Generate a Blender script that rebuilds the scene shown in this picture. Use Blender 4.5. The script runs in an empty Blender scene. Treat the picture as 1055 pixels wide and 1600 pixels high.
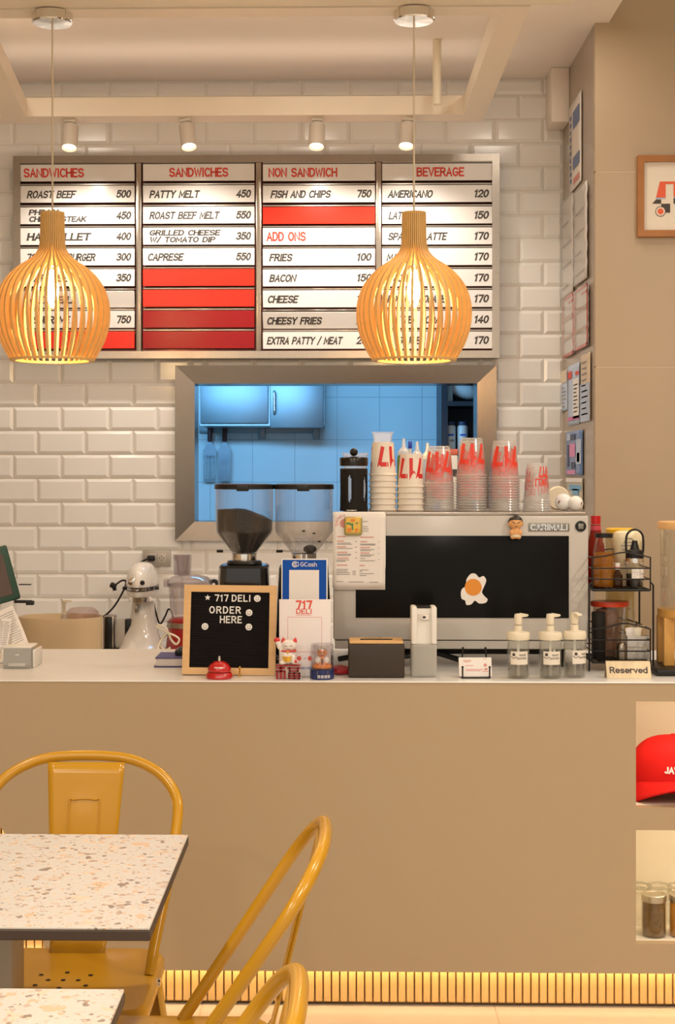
import bpy, bmesh, math, random
from mathutils import Vector, Matrix
random.seed(7)
PI = math.pi
SC = bpy.context.scene
COL = SC.collection

# ---------------------------------------------------------------- camera, light, exposure
FPX, HC, YAW, VPX, HZ = 2310.0, 1.457, math.radians(1.2), 527.0, 740.0     # 1055 x 1600 frame
CXP = VPX - FPX * math.tan(YAW)
cam = bpy.data.cameras.new('camera'); cam_o = bpy.data.objects.new('camera', cam); COL.objects.link(cam_o)
cam_o.location = (0, 0, HC); cam_o.rotation_euler = (PI/2, 0, YAW)
cam.sensor_fit = 'VERTICAL'; cam.sensor_height = 36.0; cam.lens = FPX / 1600 * 36
cam.shift_x = (527.5 - CXP) / 1600; cam.shift_y = -(800 - HZ) / 1600
cam.clip_start = 0.05
SC.camera = cam_o

SC.view_settings.view_transform = 'Standard'; SC.view_settings.look = 'None'
SC.view_settings.gamma = 1; SC.view_settings.use_curve_mapping = False
SC.view_settings.exposure = 0.83
SC.cycles.transparent_max_bounces = 64; SC.cycles.max_bounces = 10
SC.cycles.sample_clamp_indirect = 4.0

world = bpy.data.worlds.new('room_ambient'); SC.world = world; world.use_nodes = True
bg = world.node_tree.nodes['Background']
bg.inputs[0].default_value = (1.0, 0.90, 0.77, 1); bg.inputs[1].default_value = 0.50

def area(name, loc, rot, sx, sy, power, color, shape='RECTANGLE', spread=None):
    l = bpy.data.lights.new(name, 'AREA'); l.shape = shape; l.size = sx
    if shape in ('RECTANGLE', 'ELLIPSE'): l.size_y = sy
    l.energy = power; l.color = color
    if spread is not None: l.spread = spread
    o = bpy.data.objects.new(name, l); COL.objects.link(o); o.location = loc; o.rotation_euler = rot
    return o
def aim(o, target):
    o.rotation_euler = (Vector(target) - o.location).to_track_quat('-Z', 'Y').to_euler()
def spot(name, loc, target, power, color, size, blend=0.5, radius=0.03):
    l = bpy.data.lights.new(name, 'SPOT'); l.energy = power; l.color = color
    l.spot_size = size; l.spot_blend = blend; l.shadow_soft_size = radius
    o = bpy.data.objects.new(name, l); COL.objects.link(o); o.location = loc; aim(o, target)
    return o
def point(name, loc, power, color, radius):
    l = bpy.data.lights.new(name, 'POINT'); l.energy = power; l.color = color; l.shadow_soft_size = radius
    o = bpy.data.objects.new(name, l); COL.objects.link(o); o.location = loc
    return o
WARM = (1.0, 0.895, 0.76); WARMER = (1.0, 0.77, 0.48)
# the dining room's ceiling downlights (out of frame, above and behind the camera)
for x, y in ((-1.5, 1.0), (0.3, 1.0), (2.0, 1.0), (-1.5, 2.9), (0.3, 2.9), (2.0, 2.9), (0.3, -0.8), (-1.5, -0.8)):
    area('dining_downlight', (x, y, 2.95), (0, 0, 0), 0.16, 0.16, 15.0, WARM, 'DISK')
for x in (1.35, 2.4):
    area('wall_downlight', (x, 4.45, 3.46), (0, 0, 0), 0.14, 0.14, 3.2, WARM, 'DISK', math.radians(100))
# weak fill lamps added over the counter aisle to brighten the tiled wall
for x in (-1.2, -0.1, 0.75):
    area('aisle_fill', (x, 5.05, 3.08), (0, 0, 0), 0.16, 0.16, 1.6, WARM, 'DISK')
# fluorescent ceiling fitting of the kitchen behind the hatch
area('kitchen_tube', (-0.3, 7.2, 2.85), (0, 0, 0), 1.2, 0.3, 6.5, (0.17, 0.53, 1.0))
aim(area('kitchen_wall_fill', (-0.6, 6.42, 1.98), (0, 0, 0), 1.2, 0.1, 14, (0.20, 0.57, 1.0)), (-0.5, 8.2, 1.35))  # extra lamp added above the hatch, brightens the tiles below the cabinet

# ---------------------------------------------------------------- photograph pixel -> place
_c, _s = math.cos(YAW), math.sin(YAW)
def XP(px, Y):
    k = (px - CXP) / FPX
    return Y * (k * _c - _s) / (_c + k * _s)
def YP(px, X):                                   # depth where a plane of constant X is met
    k = (px - CXP) / FPX
    return X * (_c + k * _s) / (k * _c - _s)
def ZP(py, X, Y):
    return HC + (HZ - py) / FPX * (Y * _c - X * _s)
def YZ(py, z, X=0.0):                            # depth where a level z is met
    return ((HC - z) * FPX / (py - HZ) + X * _s) / _c
def PX(px, py, Y):
    X = XP(px, Y); return Vector((X, Y, ZP(py, X, Y)))

# ---------------------------------------------------------------- mesh builder
class MB:
    def __init__(self): self.bm = bmesh.new()
    def _tf(self, vs, M):
        if M is not None: bmesh.ops.transform(self.bm, matrix=M, verts=vs)
    def box(self, c, s, r=0.0, seg=2, M=None):
        ret = bmesh.ops.create_cube(self.bm, size=1.0)
        vs = ret['verts']
        bmesh.ops.scale(self.bm, vec=s, verts=vs); bmesh.ops.translate(self.bm, vec=c, verts=vs)
        if r > 0:
            es = list({e for v in vs for e in v.link_edges})
            rr = bmesh.ops.bevel(self.bm, geom=es, offset=min(r, min(s)*0.49), segments=seg, profile=0.5, affect='EDGES')
            vs = list({v for f in rr['faces'] for v in f.verts} | {v for v in vs if v.is_valid})
        self._tf(vs, M); return self
    def bounds(self, x0, x1, y0, y1, z0, z1, r=0.0, seg=2, M=None):
        return self.box(((x0+x1)/2, (y0+y1)/2, (z0+z1)/2), (abs(x1-x0), abs(y1-y0), abs(z1-z0)), r, seg, M)
    def grid(self, rows, closed_u=False, closed_v=False, cap=False):
        V = [[self.bm.verts.new(p) for p in row] for row in rows]
        nv, nu = len(V), len(V[0])
        for j in range(nv if closed_v else nv-1):
            for i in range(nu if closed_u else nu-1):
                q = [V[j][i], V[j][(i+1) % nu], V[(j+1) % nv][(i+1) % nu], V[(j+1) % nv][i]]
                try: self.bm.faces.new(q)
                except ValueError: pass
        if cap:
            for row, rev in ((V[0], True), (V[-1], False)):
                try: self.bm.faces.new(row[::-1] if rev else row)
                except ValueError: pass
        return [v for row in V for v in row]
    def lathe(self, prof, n=32, c=(0, 0, 0), M=None, sx=1.0, sy=1.0, cap=False):
        rows = []
        for r, z in prof:
            r = max(r, 1e-5)
            rows.append([(c[0]+r*sx*math.cos(2*PI*i/n), c[1]+r*sy*math.sin(2*PI*i/n), c[2]+z) for i in range(n)])
        vs = self.grid(rows, closed_u=True, cap=cap)
        self._tf(vs, M); return self
    def cyl(self, c, r, h, n=24, M=None, bev=0.0):
        if bev > 0: p = [(0, 0), (r-bev, 0), (r, bev), (r, h-bev), (r-bev, h), (0, h)]
        else: p = [(0, 0), (r, 0), (r, h), (0, h)]
        return self.lathe(p, n, c, M)
    def ball(self, c, rx, ry=None, rz=None, n=20, m=12, M=None):
        ry = rx if ry is None else ry; rz = rx if rz is None else rz
        rows = []
        for j in range(m+1):
            a = -PI/2 + PI*j/m; cr = max(math.cos(a), 1e-4)
            rows.append([(c[0]+rx*cr*math.cos(2*PI*i/n), c[1]+ry*cr*math.sin(2*PI*i/n), c[2]+rz*math.sin(a)) for i in range(n)])
        vs = self.grid(rows, closed_u=True); self._tf(vs, M); return self
    def tube(self, pts, r, n=10, closed=False, cap=True, M=None):
        P = [Vector(p) for p in pts]; m = len(P); rows = []
        rad = r if isinstance(r, (list, tuple)) else [r]*m
        prev = None
        for i in range(m):
            a = P[(i-1) % m] if (closed or i > 0) else P[i]
            b = P[(i+1) % m] if (closed or i < m-1) else P[i]
            t = (b - a).normalized()
            if prev is None:
                up = Vector((0, 0, 1)) if abs(t.z) < 0.9 else Vector((1, 0, 0))
                nrm = (up - t*up.dot(t)).normalized()
            else:
                nrm = (prev - t*prev.dot(t)); nrm = nrm.normalized() if nrm.length > 1e-6 else prev
            prev = nrm; bn = t.cross(nrm)
            rows.append([tuple(P[i] + (nrm*math.cos(2*PI*k/n) + bn*math.sin(2*PI*k/n))*rad[i]) for k in range(n)])
        vs = self.grid(rows, closed_u=True, closed_v=closed, cap=cap and not closed)
        self._tf(vs, M); return self
    def prism(self, poly, a0, a1, plane='xz', M=None):
        """extrude a 2D polygon: plane xz -> along y, xy -> along z, yz -> along x"""
        def p3(u, v, a):
            return {'xz': (u, a, v), 'xy': (u, v, a), 'yz': (a, u, v)}[plane]
        A = [self.bm.verts.new(p3(u, v, a0)) for u, v in poly]
        B = [self.bm.verts.new(p3(u, v, a1)) for u, v in poly]
        self.bm.faces.new(A); self.bm.faces.new(B[::-1])
        for i in range(len(poly)):
            j = (i+1) % len(poly); self.bm.faces.new([A[j], A[i], B[i], B[j]])
        self._tf(A+B, M); return self
    def poly(self, pts):
        self.bm.faces.new([self.bm.verts.new(p) for p in pts]); return self
    def build(self, name, mat, parent=None, label=None, angle=38, flat=False):
        bmesh.ops.recalc_face_normals(self.bm, faces=self.bm.faces)
        me = bpy.data.meshes.new(name); self.bm.to_mesh(me); self.bm.free()
        if not flat:
            me.polygons.foreach_set('use_smooth', [True]*len(me.polygons))
            me.set_sharp_from_angle(angle=math.radians(angle))
        me.materials.append(mat)
        o = bpy.data.objects.new(name, me); COL.objects.link(o)
        if parent is not None: o.parent = parent
        if label: o['label'] = label
        return o
def tag(o, label, cat, group=None):
    o['label'] = label; o['category'] = cat
    if group: o['group'] = group
    return o
def thing(name, label, cat, loc=(0, 0, 0), rz=0.0, group=None):
    o = bpy.data.objects.new(name, None); COL.objects.link(o); o.empty_display_size = 0.05
    o.location = loc; o.rotation_euler = (0, 0, rz)
    return tag(o, label, cat, group)
def struct(name, mb, mat, parent=None, **k):
    o = mb.build(name, mat, parent, **k); o['kind'] = 'structure'; return o
def dup(root, loc, rz=None, label=None, group=None):
    r = root.copy(); COL.objects.link(r); r.location = loc
    if rz is not None: r.rotation_euler = (0, 0, rz)
    if label: r['label'] = label
    if group: r['group'] = group
    for ch in list(root.children):
        c = ch.copy(); COL.objects.link(c); c.parent = r
        for g in list(ch.children):
            d = g.copy(); COL.objects.link(d); d.parent = c
    return r
def RX(a, c=(0, 0, 0)): return Matrix.Translation(c) @ Matrix.Rotation(a, 4, 'X') @ Matrix.Translation(-Vector(c))
def RY(a, c=(0, 0, 0)): return Matrix.Translation(c) @ Matrix.Rotation(a, 4, 'Y') @ Matrix.Translation(-Vector(c))
def RZ(a, c=(0, 0, 0)): return Matrix.Translation(c) @ Matrix.Rotation(a, 4, 'Z') @ Matrix.Translation(-Vector(c))
def smooth_pts(P, n=6, closed=False):
    P = [Vector(p) for p in P]; m = len(P); out = []
    for i in range(m if closed else m-1):
        g = lambda k: P[k % m] if closed else P[min(max(k, 0), m-1)]
        p0, p1, p2, p3 = g(i-1), g(i), g(i+1), g(i+2)
        for k in range(n):
            t = k/n
            out.append(0.5*((2*p1) + (p2-p0)*t + (2*p0-5*p1+4*p2-p3)*t*t + (3*p1-p0-3*p2+p3)*t*t*t))
    if not closed: out.append(P[-1])
    return out

# ---------------------------------------------------------------- lettering made of strokes
def arc(cx, cy, rx, ry, a0, a1, n=12):
    return [(cx+rx*math.cos(math.radians(a0+(a1-a0)*i/n)), cy+ry*math.sin(math.radians(a0+(a1-a0)*i/n))) for i in range(n+1)]
G = {
 'A': ([[(0,0),(2,6),(4,0)], [(.75,2),(3.25,2)]], 4), 'B': ([[(0,0),(0,6)]+arc(2.2,4.6,1.4,1.4,90,-90,8)+[(0,3.2)], [(2.2,3.2)]+arc(2.3,1.6,1.6,1.6,90,-90,8)+[(0,0)]], 4),
 'C': ([arc(2.2,3,2.2,3,48,312,16)], 3.9), 'D': ([[(0,0),(0,6),(1.6,6)]+arc(1.6,3,2.4,3,90,-90,12)+[(0,0)]], 4),
 'E': ([[(3.4,6),(0,6),(0,0),(3.4,0)], [(0,3.1),(2.7,3.1)]], 3.4), 'F': ([[(3.4,6),(0,6),(0,0)], [(0,3.1),(2.7,3.1)]], 3.3),
 'G': ([arc(2.2,3,2.2,3,48,345,16)+[(4.3,2.7),(2.4,2.7)]], 4.3), 'H': ([[(0,0),(0,6)], [(4,0),(4,6)], [(0,3.1),(4,3.1)]], 4),
 'I': ([[(.3,0),(.3,6)]], .6), 'J': ([[(2.4,6),(2.4,1.6)]+arc(1.2,1.4,1.2,1.4,0,-160,8)], 2.4),
 'K': ([[(0,0),(0,6)], [(3.8,6),(0,2.3)], [(1.3,3.5),(4,0)]], 4), 'L': ([[(0,6),(0,0),(3.3,0)]], 3.3),
 'M': ([[(0,0),(0,6),(2.4,1.4),(4.8,6),(4.8,0)]], 4.8), 'N': ([[(0,0),(0,6),(4,0),(4,6)]], 4),
 'O': ([arc(2.2,3,2.2,3,0,360,20)], 4.4), 'P': ([[(0,0),(0,6),(2,6)]+arc(2,4.4,1.8,1.6,90,-90,8)+[(0,2.8)]], 3.8),
 'Q': ([arc(2.2,3,2.2,3,0,360,20), [(2.6,1.6),(4.3,-.3)]], 4.4), 'R': ([[(0,0),(0,6),(2,6)]+arc(2,4.5,1.8,1.5,90,-90,8)+[(0,3)], [(2,3),(4,0)]], 4),
 'S': ([arc(2,4.5,1.9,1.5,25,270,10)+arc(2,1.5,2,1.5,90,-155,10)[1:]], 4), 'T': ([[(0,6),(4,6)], [(2,6),(2,0)]], 4),
 'U': ([[(0,6),(0,2)]+arc(2,2,2,2,180,360,10)+[(4,6)]], 4), 'V': ([[(0,6),(2,0),(4,6)]], 4),
 'W': ([[(0,6),(1.4,0),(2.8,5.4),(4.2,0),(5.6,6)]], 5.6), 'X': ([[(0,0),(4,6)], [(0,6),(4,0)]], 4),
 'Y': ([[(0,6),(2,3),(4,6)], [(2,3),(2,0)]], 4), 'Z': ([[(0,6),(4,6),(0,0),(4,0)]], 4),
 '0': ([arc(1.8,3,1.8,3,0,360,18)], 3.6), '1': ([[(.3,5.0),(1.5,5.9),(1.5,0)]], 2.2), '2': ([arc(1.8,4.2,1.8,1.8,165,-35,10)+[(0,0),(3.7,0)]], 3.7),
 '3': ([arc(1.7,4.5,1.6,1.5,150,-90,10)+arc(1.7,1.5,1.9,1.5,90,-150,10)[1:]], 3.6), '4': ([[(2.8,0),(2.8,6),(0,1.7),(3.8,1.7)]], 3.8),
 '5': ([[(3.4,6),(.5,6),(.2,3.2)]+arc(1.7,2,1.9,2,120,-150,12)], 3.6), '6': ([arc(2.6,2.6,2.6,3.4,80,180,6)+arc(1.8,1.9,1.8,1.9,180,540,14)], 3.6),
 '7': ([[(0,6),(3.6,6),(1.7,0)]], 3.6), '8': ([arc(1.8,4.5,1.5,1.5,-90,270,14), arc(1.8,1.5,1.8,1.5,90,450,14)], 3.6), '9': ([arc(1.8,4.1,1.8,1.9,0,360,14)+arc(1,3.4,2.6,3.4,0,-80,6)], 3.6),
 '/': ([[(0,-.6),(2.6,6.6)]], 2.6), '-': ([[(0,2.8),(1.8,2.8)]], 1.8), ' ': ([], 2.2),
 'a': ([arc(1.6,2,1.6,2,0,360,14), [(3.2,4),(3.2,0)]], 3.2), 'c': ([arc(1.7,2,1.7,2,50,310,12)], 3), 'd': ([arc(1.6,2,1.6,2,0,360,14), [(3.2,6.2),(3.2,0)]], 3.2),
 'e': ([[(.1,2),(3.3,2)]+arc(1.7,2,1.7,2,0,310,14)], 3.3), 'h': ([[(0,0),(0,6.2)], [(0,2.6)]+arc(1.5,2.5,1.5,1.5,170,0,8)+[(3,0)]], 3), 'i': ([[(.2,0),(.2,4)], [(.2,5.2),(.2,6)]], .4),
 'n': ([[(0,0),(0,4)], [(0,2.6)]+arc(1.5,2.5,1.5,1.5,170,0,8)+[(3,0)]], 3), 'r': ([[(0,0),(0,4)], [(0,2.4)]+arc(1.6,2.4,1.6,1.6,170,60,5)], 2.2),
 's': ([arc(1.5,3,1.4,1,25,270,8)+arc(1.5,1,1.5,1,90,-155,8)[1:]], 3), 't': ([[(.9,5.4),(.9,.9),(1.5,0),(2.2,0)], [(0,4),(2.2,4)]], 2.2), 'v': ([[(0,4),(1.5,0),(3,4)]], 3),
}
CURVED = False
def ribbon(mb, pts, w, fmap):
    if CURVED:                                               # follow a round wall: short steps and a centre line
        q = [pts[0]]
        for a, b in zip(pts[:-1], pts[1:]):
            m = max(1, int(math.hypot(b[0]-a[0], b[1]-a[1])/(0.45*w)))
            q += [(a[0]+(b[0]-a[0])*i/m, a[1]+(b[1]-a[1])*i/m) for i in range(1, m+1)]
        pts = q
    n = len(pts)
    if n < 2: return
    P = [Vector((p[0], p[1])) for p in pts]
    closed = (P[0]-P[-1]).length < 1e-6
    if closed: P = P[:-1]; n -= 1
    L, R, C = [], [], []
    for i in range(n):
        d0 = (P[i]-P[i-1]) if (i > 0 or closed) else None
        d1 = (P[(i+1) % n]-P[i]) if (i < n-1 or closed) else None
        d0 = d0 or d1; d1 = d1 or d0
        d0 = d0.normalized() if d0.length else d1.normalized(); d1 = d1.normalized() if d1.length else d0
        n0, n1 = Vector((-d0.y, d0.x)), Vector((-d1.y, d1.x))
        b = n0+n1
        b = b.normalized() if b.length > 1e-3 else n0
        k = min(1/max(b.dot(n0), 0.35), 2.0)
        q = P[i].copy()
        if not closed and i == 0: q -= d1*w*0.5
        if not closed and i == n-1: q += d0*w*0.5
        L.append(mb.bm.verts.new(fmap(*(q+b*k*w/2)))); R.append(mb.bm.verts.new(fmap(*(q-b*k*w/2)))); C.append(mb.bm.verts.new(fmap(*q)) if CURVED else None)
    for i in range(n if closed else n-1):
        j = (i+1) % n
        if CURVED:
            mb.bm.faces.new([R[i], R[j], C[j], C[i]]); mb.bm.faces.new([C[i], C[j], L[j], L[i]]); continue
        try: mb.bm.faces.new([R[i], R[j], L[j], L[i]])
        except ValueError: pass
def text(mb, s, fmap, h, width=None, weight=0.9, serif=False, shear=0.0, gap=1.5, align='l', u0=0.0, v0=0.0):
    """strokes of s; cap height h; fmap(u, v) -> 3D point; v0 is the baseline"""
    tot = sum(G[c][1] for c in s) + gap*(len(s)-1)
    sy = h/6.0; sx = sy if width is None else width/tot
    x = u0 - {'l': 0, 'c': tot*sx/2, 'r': tot*sx}[align]
    for c in s:
        for st in G[c][0]:
            f = lambda a, b, x=x: fmap(x + a*sx + shear*b*sy, v0 + b*sy)
            ribbon(mb, st, weight, f)
            if serif:
                for e, o in ((st[0], st[1]), (st[-1], st[-2])):
                    if abs(e[1]) < .05 or abs(e[1]-6) < .05:
                        if abs(e[1]-o[1]) > abs(e[0]-o[0])*.3:
                            yy = e[1] + (.15 if e[1] < 3 else -.15)
                            ribbon(mb, [(e[0]-.75, yy), (e[0]+.75, yy)], .42, f)
        x += (G[c][1]+gap)*sx
def plane_map(o, u=(1, 0, 0), v=(0, 0, 1)):
    o, u, v = Vector(o), Vector(u), Vector(v)
    return lambda a, b: o + u*a + v*b
def disc(mb, o, r, fm, n=20, rx=None):
    mb.poly([fm(o[0]+(rx or r)*math.cos(2*PI*i/n), o[1]+r*math.sin(2*PI*i/n)) for i in range(n)])
def rect(mb, u0, u1, v0, v1, fm):
    mb.poly([fm(u0, v0), fm(u1, v0), fm(u1, v1), fm(u0, v1)])
def ring(mb, c, r, w, fm, n=24, a0=0, a1=360):
    ribbon(mb, arc(c[0], c[1], r, r, a0, a1, n), w, fm)

# ---------------------------------------------------------------- materials
MATS = {}
def mat(name, color, rough=0.5, metal=0.0, spec=0.5, bump=0.0, bscale=60.0, var=0.0, vscale=12.0, trans=0.0, emit=None, estr=0.0, coat=0.0, stretch=None, sss=0.0):
    if name in MATS: return MATS[name]
    m = bpy.data.materials.new(name); m.use_nodes = True; nt = m.node_tree; b = nt.nodes['Principled BSDF']
    b.inputs['Base Color'].default_value = (*color, 1); b.inputs['Roughness'].default_value = rough
    b.inputs['Metallic'].default_value = metal; b.inputs['Specular IOR Level'].default_value = spec
    if coat: b.inputs['Coat Weight'].default_value = coat; b.inputs['Coat Roughness'].default_value = 0.08
    if emit: b.inputs['Emission Color'].default_value = (*emit, 1); b.inputs['Emission Strength'].default_value = estr
    if trans: b.inputs['Transmission Weight'].default_value = trans
    tc = nt.nodes.new('ShaderNodeTexCoord'); src = tc.outputs['Object']
    if stretch:
        mp = nt.nodes.new('ShaderNodeMapping'); mp.inputs['Scale'].default_value = stretch
        nt.links.new(src, mp.inputs[0]); src = mp.outputs[0]
    nz = nt.nodes.new('ShaderNodeTexNoise'); nz.inputs['Scale'].default_value = vscale; nz.inputs['Detail'].default_value = 4
    nt.links.new(src, nz.inputs['Vector'])
    v = var if var else 0.03
    mx = nt.nodes.new('ShaderNodeMix'); mx.data_type = 'RGBA'
    mx.inputs[6].default_value = tuple(c*(1-v) for c in color)+(1,); mx.inputs[7].default_value = tuple(min(1, c*(1+v)) for c in color)+(1,)
    nt.links.new(nz.outputs[0], mx.inputs[0]); nt.links.new(mx.outputs[2], b.inputs['Base Color'])
    if bump:
        n2 = nt.nodes.new('ShaderNodeTexNoise'); n2.inputs['Scale'].default_value = bscale; n2.inputs['Detail'].default_value = 3
        nt.links.new(src, n2.inputs['Vector'])
        bp = nt.nodes.new('ShaderNodeBump'); bp.inputs['Strength'].default_value = bump; bp.inputs['Distance'].default_value = 0.004
        nt.links.new(n2.outputs[0], bp.inputs['Height']); nt.links.new(bp.outputs[0], b.inputs['Normal'])
    MATS[name] = m; return m
def clear(name, tint=(1, 1, 1), base=0.06, edge=0.5, rough=0.08, milk=0.0, milkc=(1, 1, 1)):
    """thin clear plastic or glass: see-through with a glossy sheen that grows at the edges"""
    if name in MATS: return MATS[name]
    m = bpy.data.materials.new(name); m.use_nodes = True; nt = m.node_tree; nt.nodes.clear()
    out = nt.nodes.new('ShaderNodeOutputMaterial'); tr = nt.nodes.new('ShaderNodeBsdfTransparent'); tr.inputs[0].default_value = (*tint, 1)
    gl = nt.nodes.new('ShaderNodeBsdfGlossy'); gl.inputs['Roughness'].default_value = rough
    lw = nt.nodes.new('ShaderNodeLayerWeight'); lw.inputs[0].default_value = 0.35
    mr = nt.nodes.new('ShaderNodeMapRange'); mr.inputs[3].default_value = base; mr.inputs[4].default_value = edge
    mix = nt.nodes.new('ShaderNodeMixShader')
    nt.links.new(lw.outputs[1], mr.inputs[0]); nt.links.new(mr.outputs[0], mix.inputs[0])
    nt.links.new(tr.outputs[0], mix.inputs[1]); nt.links.new(gl.outputs[0], mix.inputs[2])
    last = mix
    if milk:
        df = nt.nodes.new('ShaderNodeBsdfDiffuse'); df.inputs[0].default_value = (*milkc, 1)
        tl = nt.nodes.new('ShaderNodeBsdfTranslucent'); tl.inputs[0].default_value = (*milkc, 1)
        ad = nt.nodes.new('ShaderNodeMixShader'); nt.links.new(df.outputs[0], ad.inputs[1]); nt.links.new(tl.outputs[0], ad.inputs[2])
        m2 = nt.nodes.new('ShaderNodeMixShader'); m2.inputs[0].default_value = milk
        nt.links.new(mix.outputs[0], m2.inputs[1]); nt.links.new(ad.outputs[0], m2.inputs[2]); last = m2
    nt.links.new(last.outputs[0], out.inputs[0]); MATS[name] = m; return m
def nodes_of(m): return m.node_tree.nodes, m.node_tree.links, m.node_tree.nodes['Principled BSDF']

white_tile = mat('glazed_white_tile', (0.83, 0.815, 0.795), 0.16, spec=0.5, var=0.03, vscale=3)
grout = mat('tile_grout', (0.66, 0.60, 0.52), 0.8)
wall_beige = mat('beige_wall_panel', (0.46, 0.35, 0.235), 0.42, var=0.05, vscale=2.0, bump=0.03, bscale=200)
joint_m = mat('panel_joint', (0.58, 0.48, 0.36), 0.6)
counter_beige = mat('beige_laminate', (0.44, 0.325, 0.200), 0.42, var=0.03, vscale=1.5)
ceil_m = mat('ceiling_paint', (0.88, 0.785, 0.70), 0.42, var=0.04, vscale=1.2)
soffit_m = mat('soffit_paint', (0.76, 0.68, 0.55), 0.6)
beam_m = mat('cream_beam_paint', (0.80, 0.70, 0.57), 0.55)
steel = mat('brushed_steel', (0.42, 0.37, 0.32), 0.28, 1.0, var=0.12, vscale=20, bump=0.05, bscale=30, stretch=(1, 1, 25))
steel_h = mat('brushed_steel_sideways', (0.42, 0.37, 0.32), 0.30, 1.0, var=0.12, vscale=20, bump=0.05, bscale=30, stretch=(25, 1, 1))
chrome = mat('chrome', (0.80, 0.78, 0.75), 0.08, 1.0)
quartz = mat('white_quartz', (0.84, 0.82, 0.795), 0.22, var=0.06, vscale=4)
black_p = mat('black_plastic', (0.014, 0.013, 0.012), 0.35, spec=0.3)
black_m = mat('matte_black', (0.013, 0.011, 0.009), 0.6, spec=0.2)
black_g = mat('black_glass', (0.006, 0.006, 0.006), 0.22, spec=0.12)
white_en = mat('white_enamel', (0.55, 0.515, 0.475), 0.22)
white_pl = mat('white_plastic', (0.82, 0.79, 0.74), 0.35)
cream_pl = mat('cream_plastic', (0.82, 0.74, 0.58), 0.4)
paper = mat('white_paper', (0.84, 0.79, 0.75), 0.8, var=0.02)
ink = mat('dark_ink', (0.07, 0.06, 0.055), 0.7)
grey_ink = mat('grey_ink', (0.33, 0.30, 0.29), 0.8)
red_ink = mat('red_ink', (0.72, 0.05, 0.03), 0.5)
red_soft = mat('faded_red_ink', (0.70, 0.30, 0.26), 0.8)
strip_white = mat('glossy_white_acrylic', (0.85, 0.83, 0.82), 0.2, spec=0.5)
strip_red = mat('glossy_red_acrylic', (0.80, 0.030, 0.012), 0.25, spec=0.35)
strip_dark_red = mat('deep_red_acrylic', (0.36, 0.008, 0.012), 0.25, spec=0.3)
red_gloss = mat('glossy_red_enamel', (0.52, 0.012, 0.012), 0.15, coat=0.5)
wood_lt = mat('light_wood', (0.72, 0.44, 0.19), 0.5, var=0.14, vscale=9, stretch=(1, 1, 8), bump=0.05)
pend_wood = mat('birch_lath', (0.73, 0.45, 0.155), 0.5, var=0.12, vscale=14, stretch=(1, 1, 4))
slat_wood = mat('pine_slat', (0.66, 0.43, 0.17), 0.55, var=0.16, vscale=7, stretch=(9, 1, 1), bump=0.04)
frame_wood = mat('amber_oak', (0.37, 0.145, 0.03), 0.45, var=0.25, vscale=18, stretch=(1, 1, 1), bump=0.1)
mustard = mat('mustard_powder_coat', (0.50, 0.25, 0.012), 0.22, spec=0.5)
cup_clear = clear('clear_cup_plastic', (0.995, 0.99, 0.985), 0.012, 0.45, 0.12, milk=0.16)
glass = clear('clear_glass', (0.985, 0.988, 0.98), 0.02, 0.5, 0.03)
hopper_m = clear('hopper_plastic', (0.98, 0.98, 0.985), 0.012, 0.4, 0.1, milk=0.018)
smoky = clear('smoky_plastic', (0.80, 0.76, 0.77), 0.06, 0.55, 0.08, milk=0.06)
frost = clear('frosted_plastic', (0.9, 0.9, 0.88), 0.05, 0.3, 0.35, milk=0.6, milkc=(0.92, 0.90, 0.86))
tubm = clear('translucent_tub', (0.9, 0.95, 1.0), 0.06, 0.45, 0.2, milk=0.3)

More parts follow.
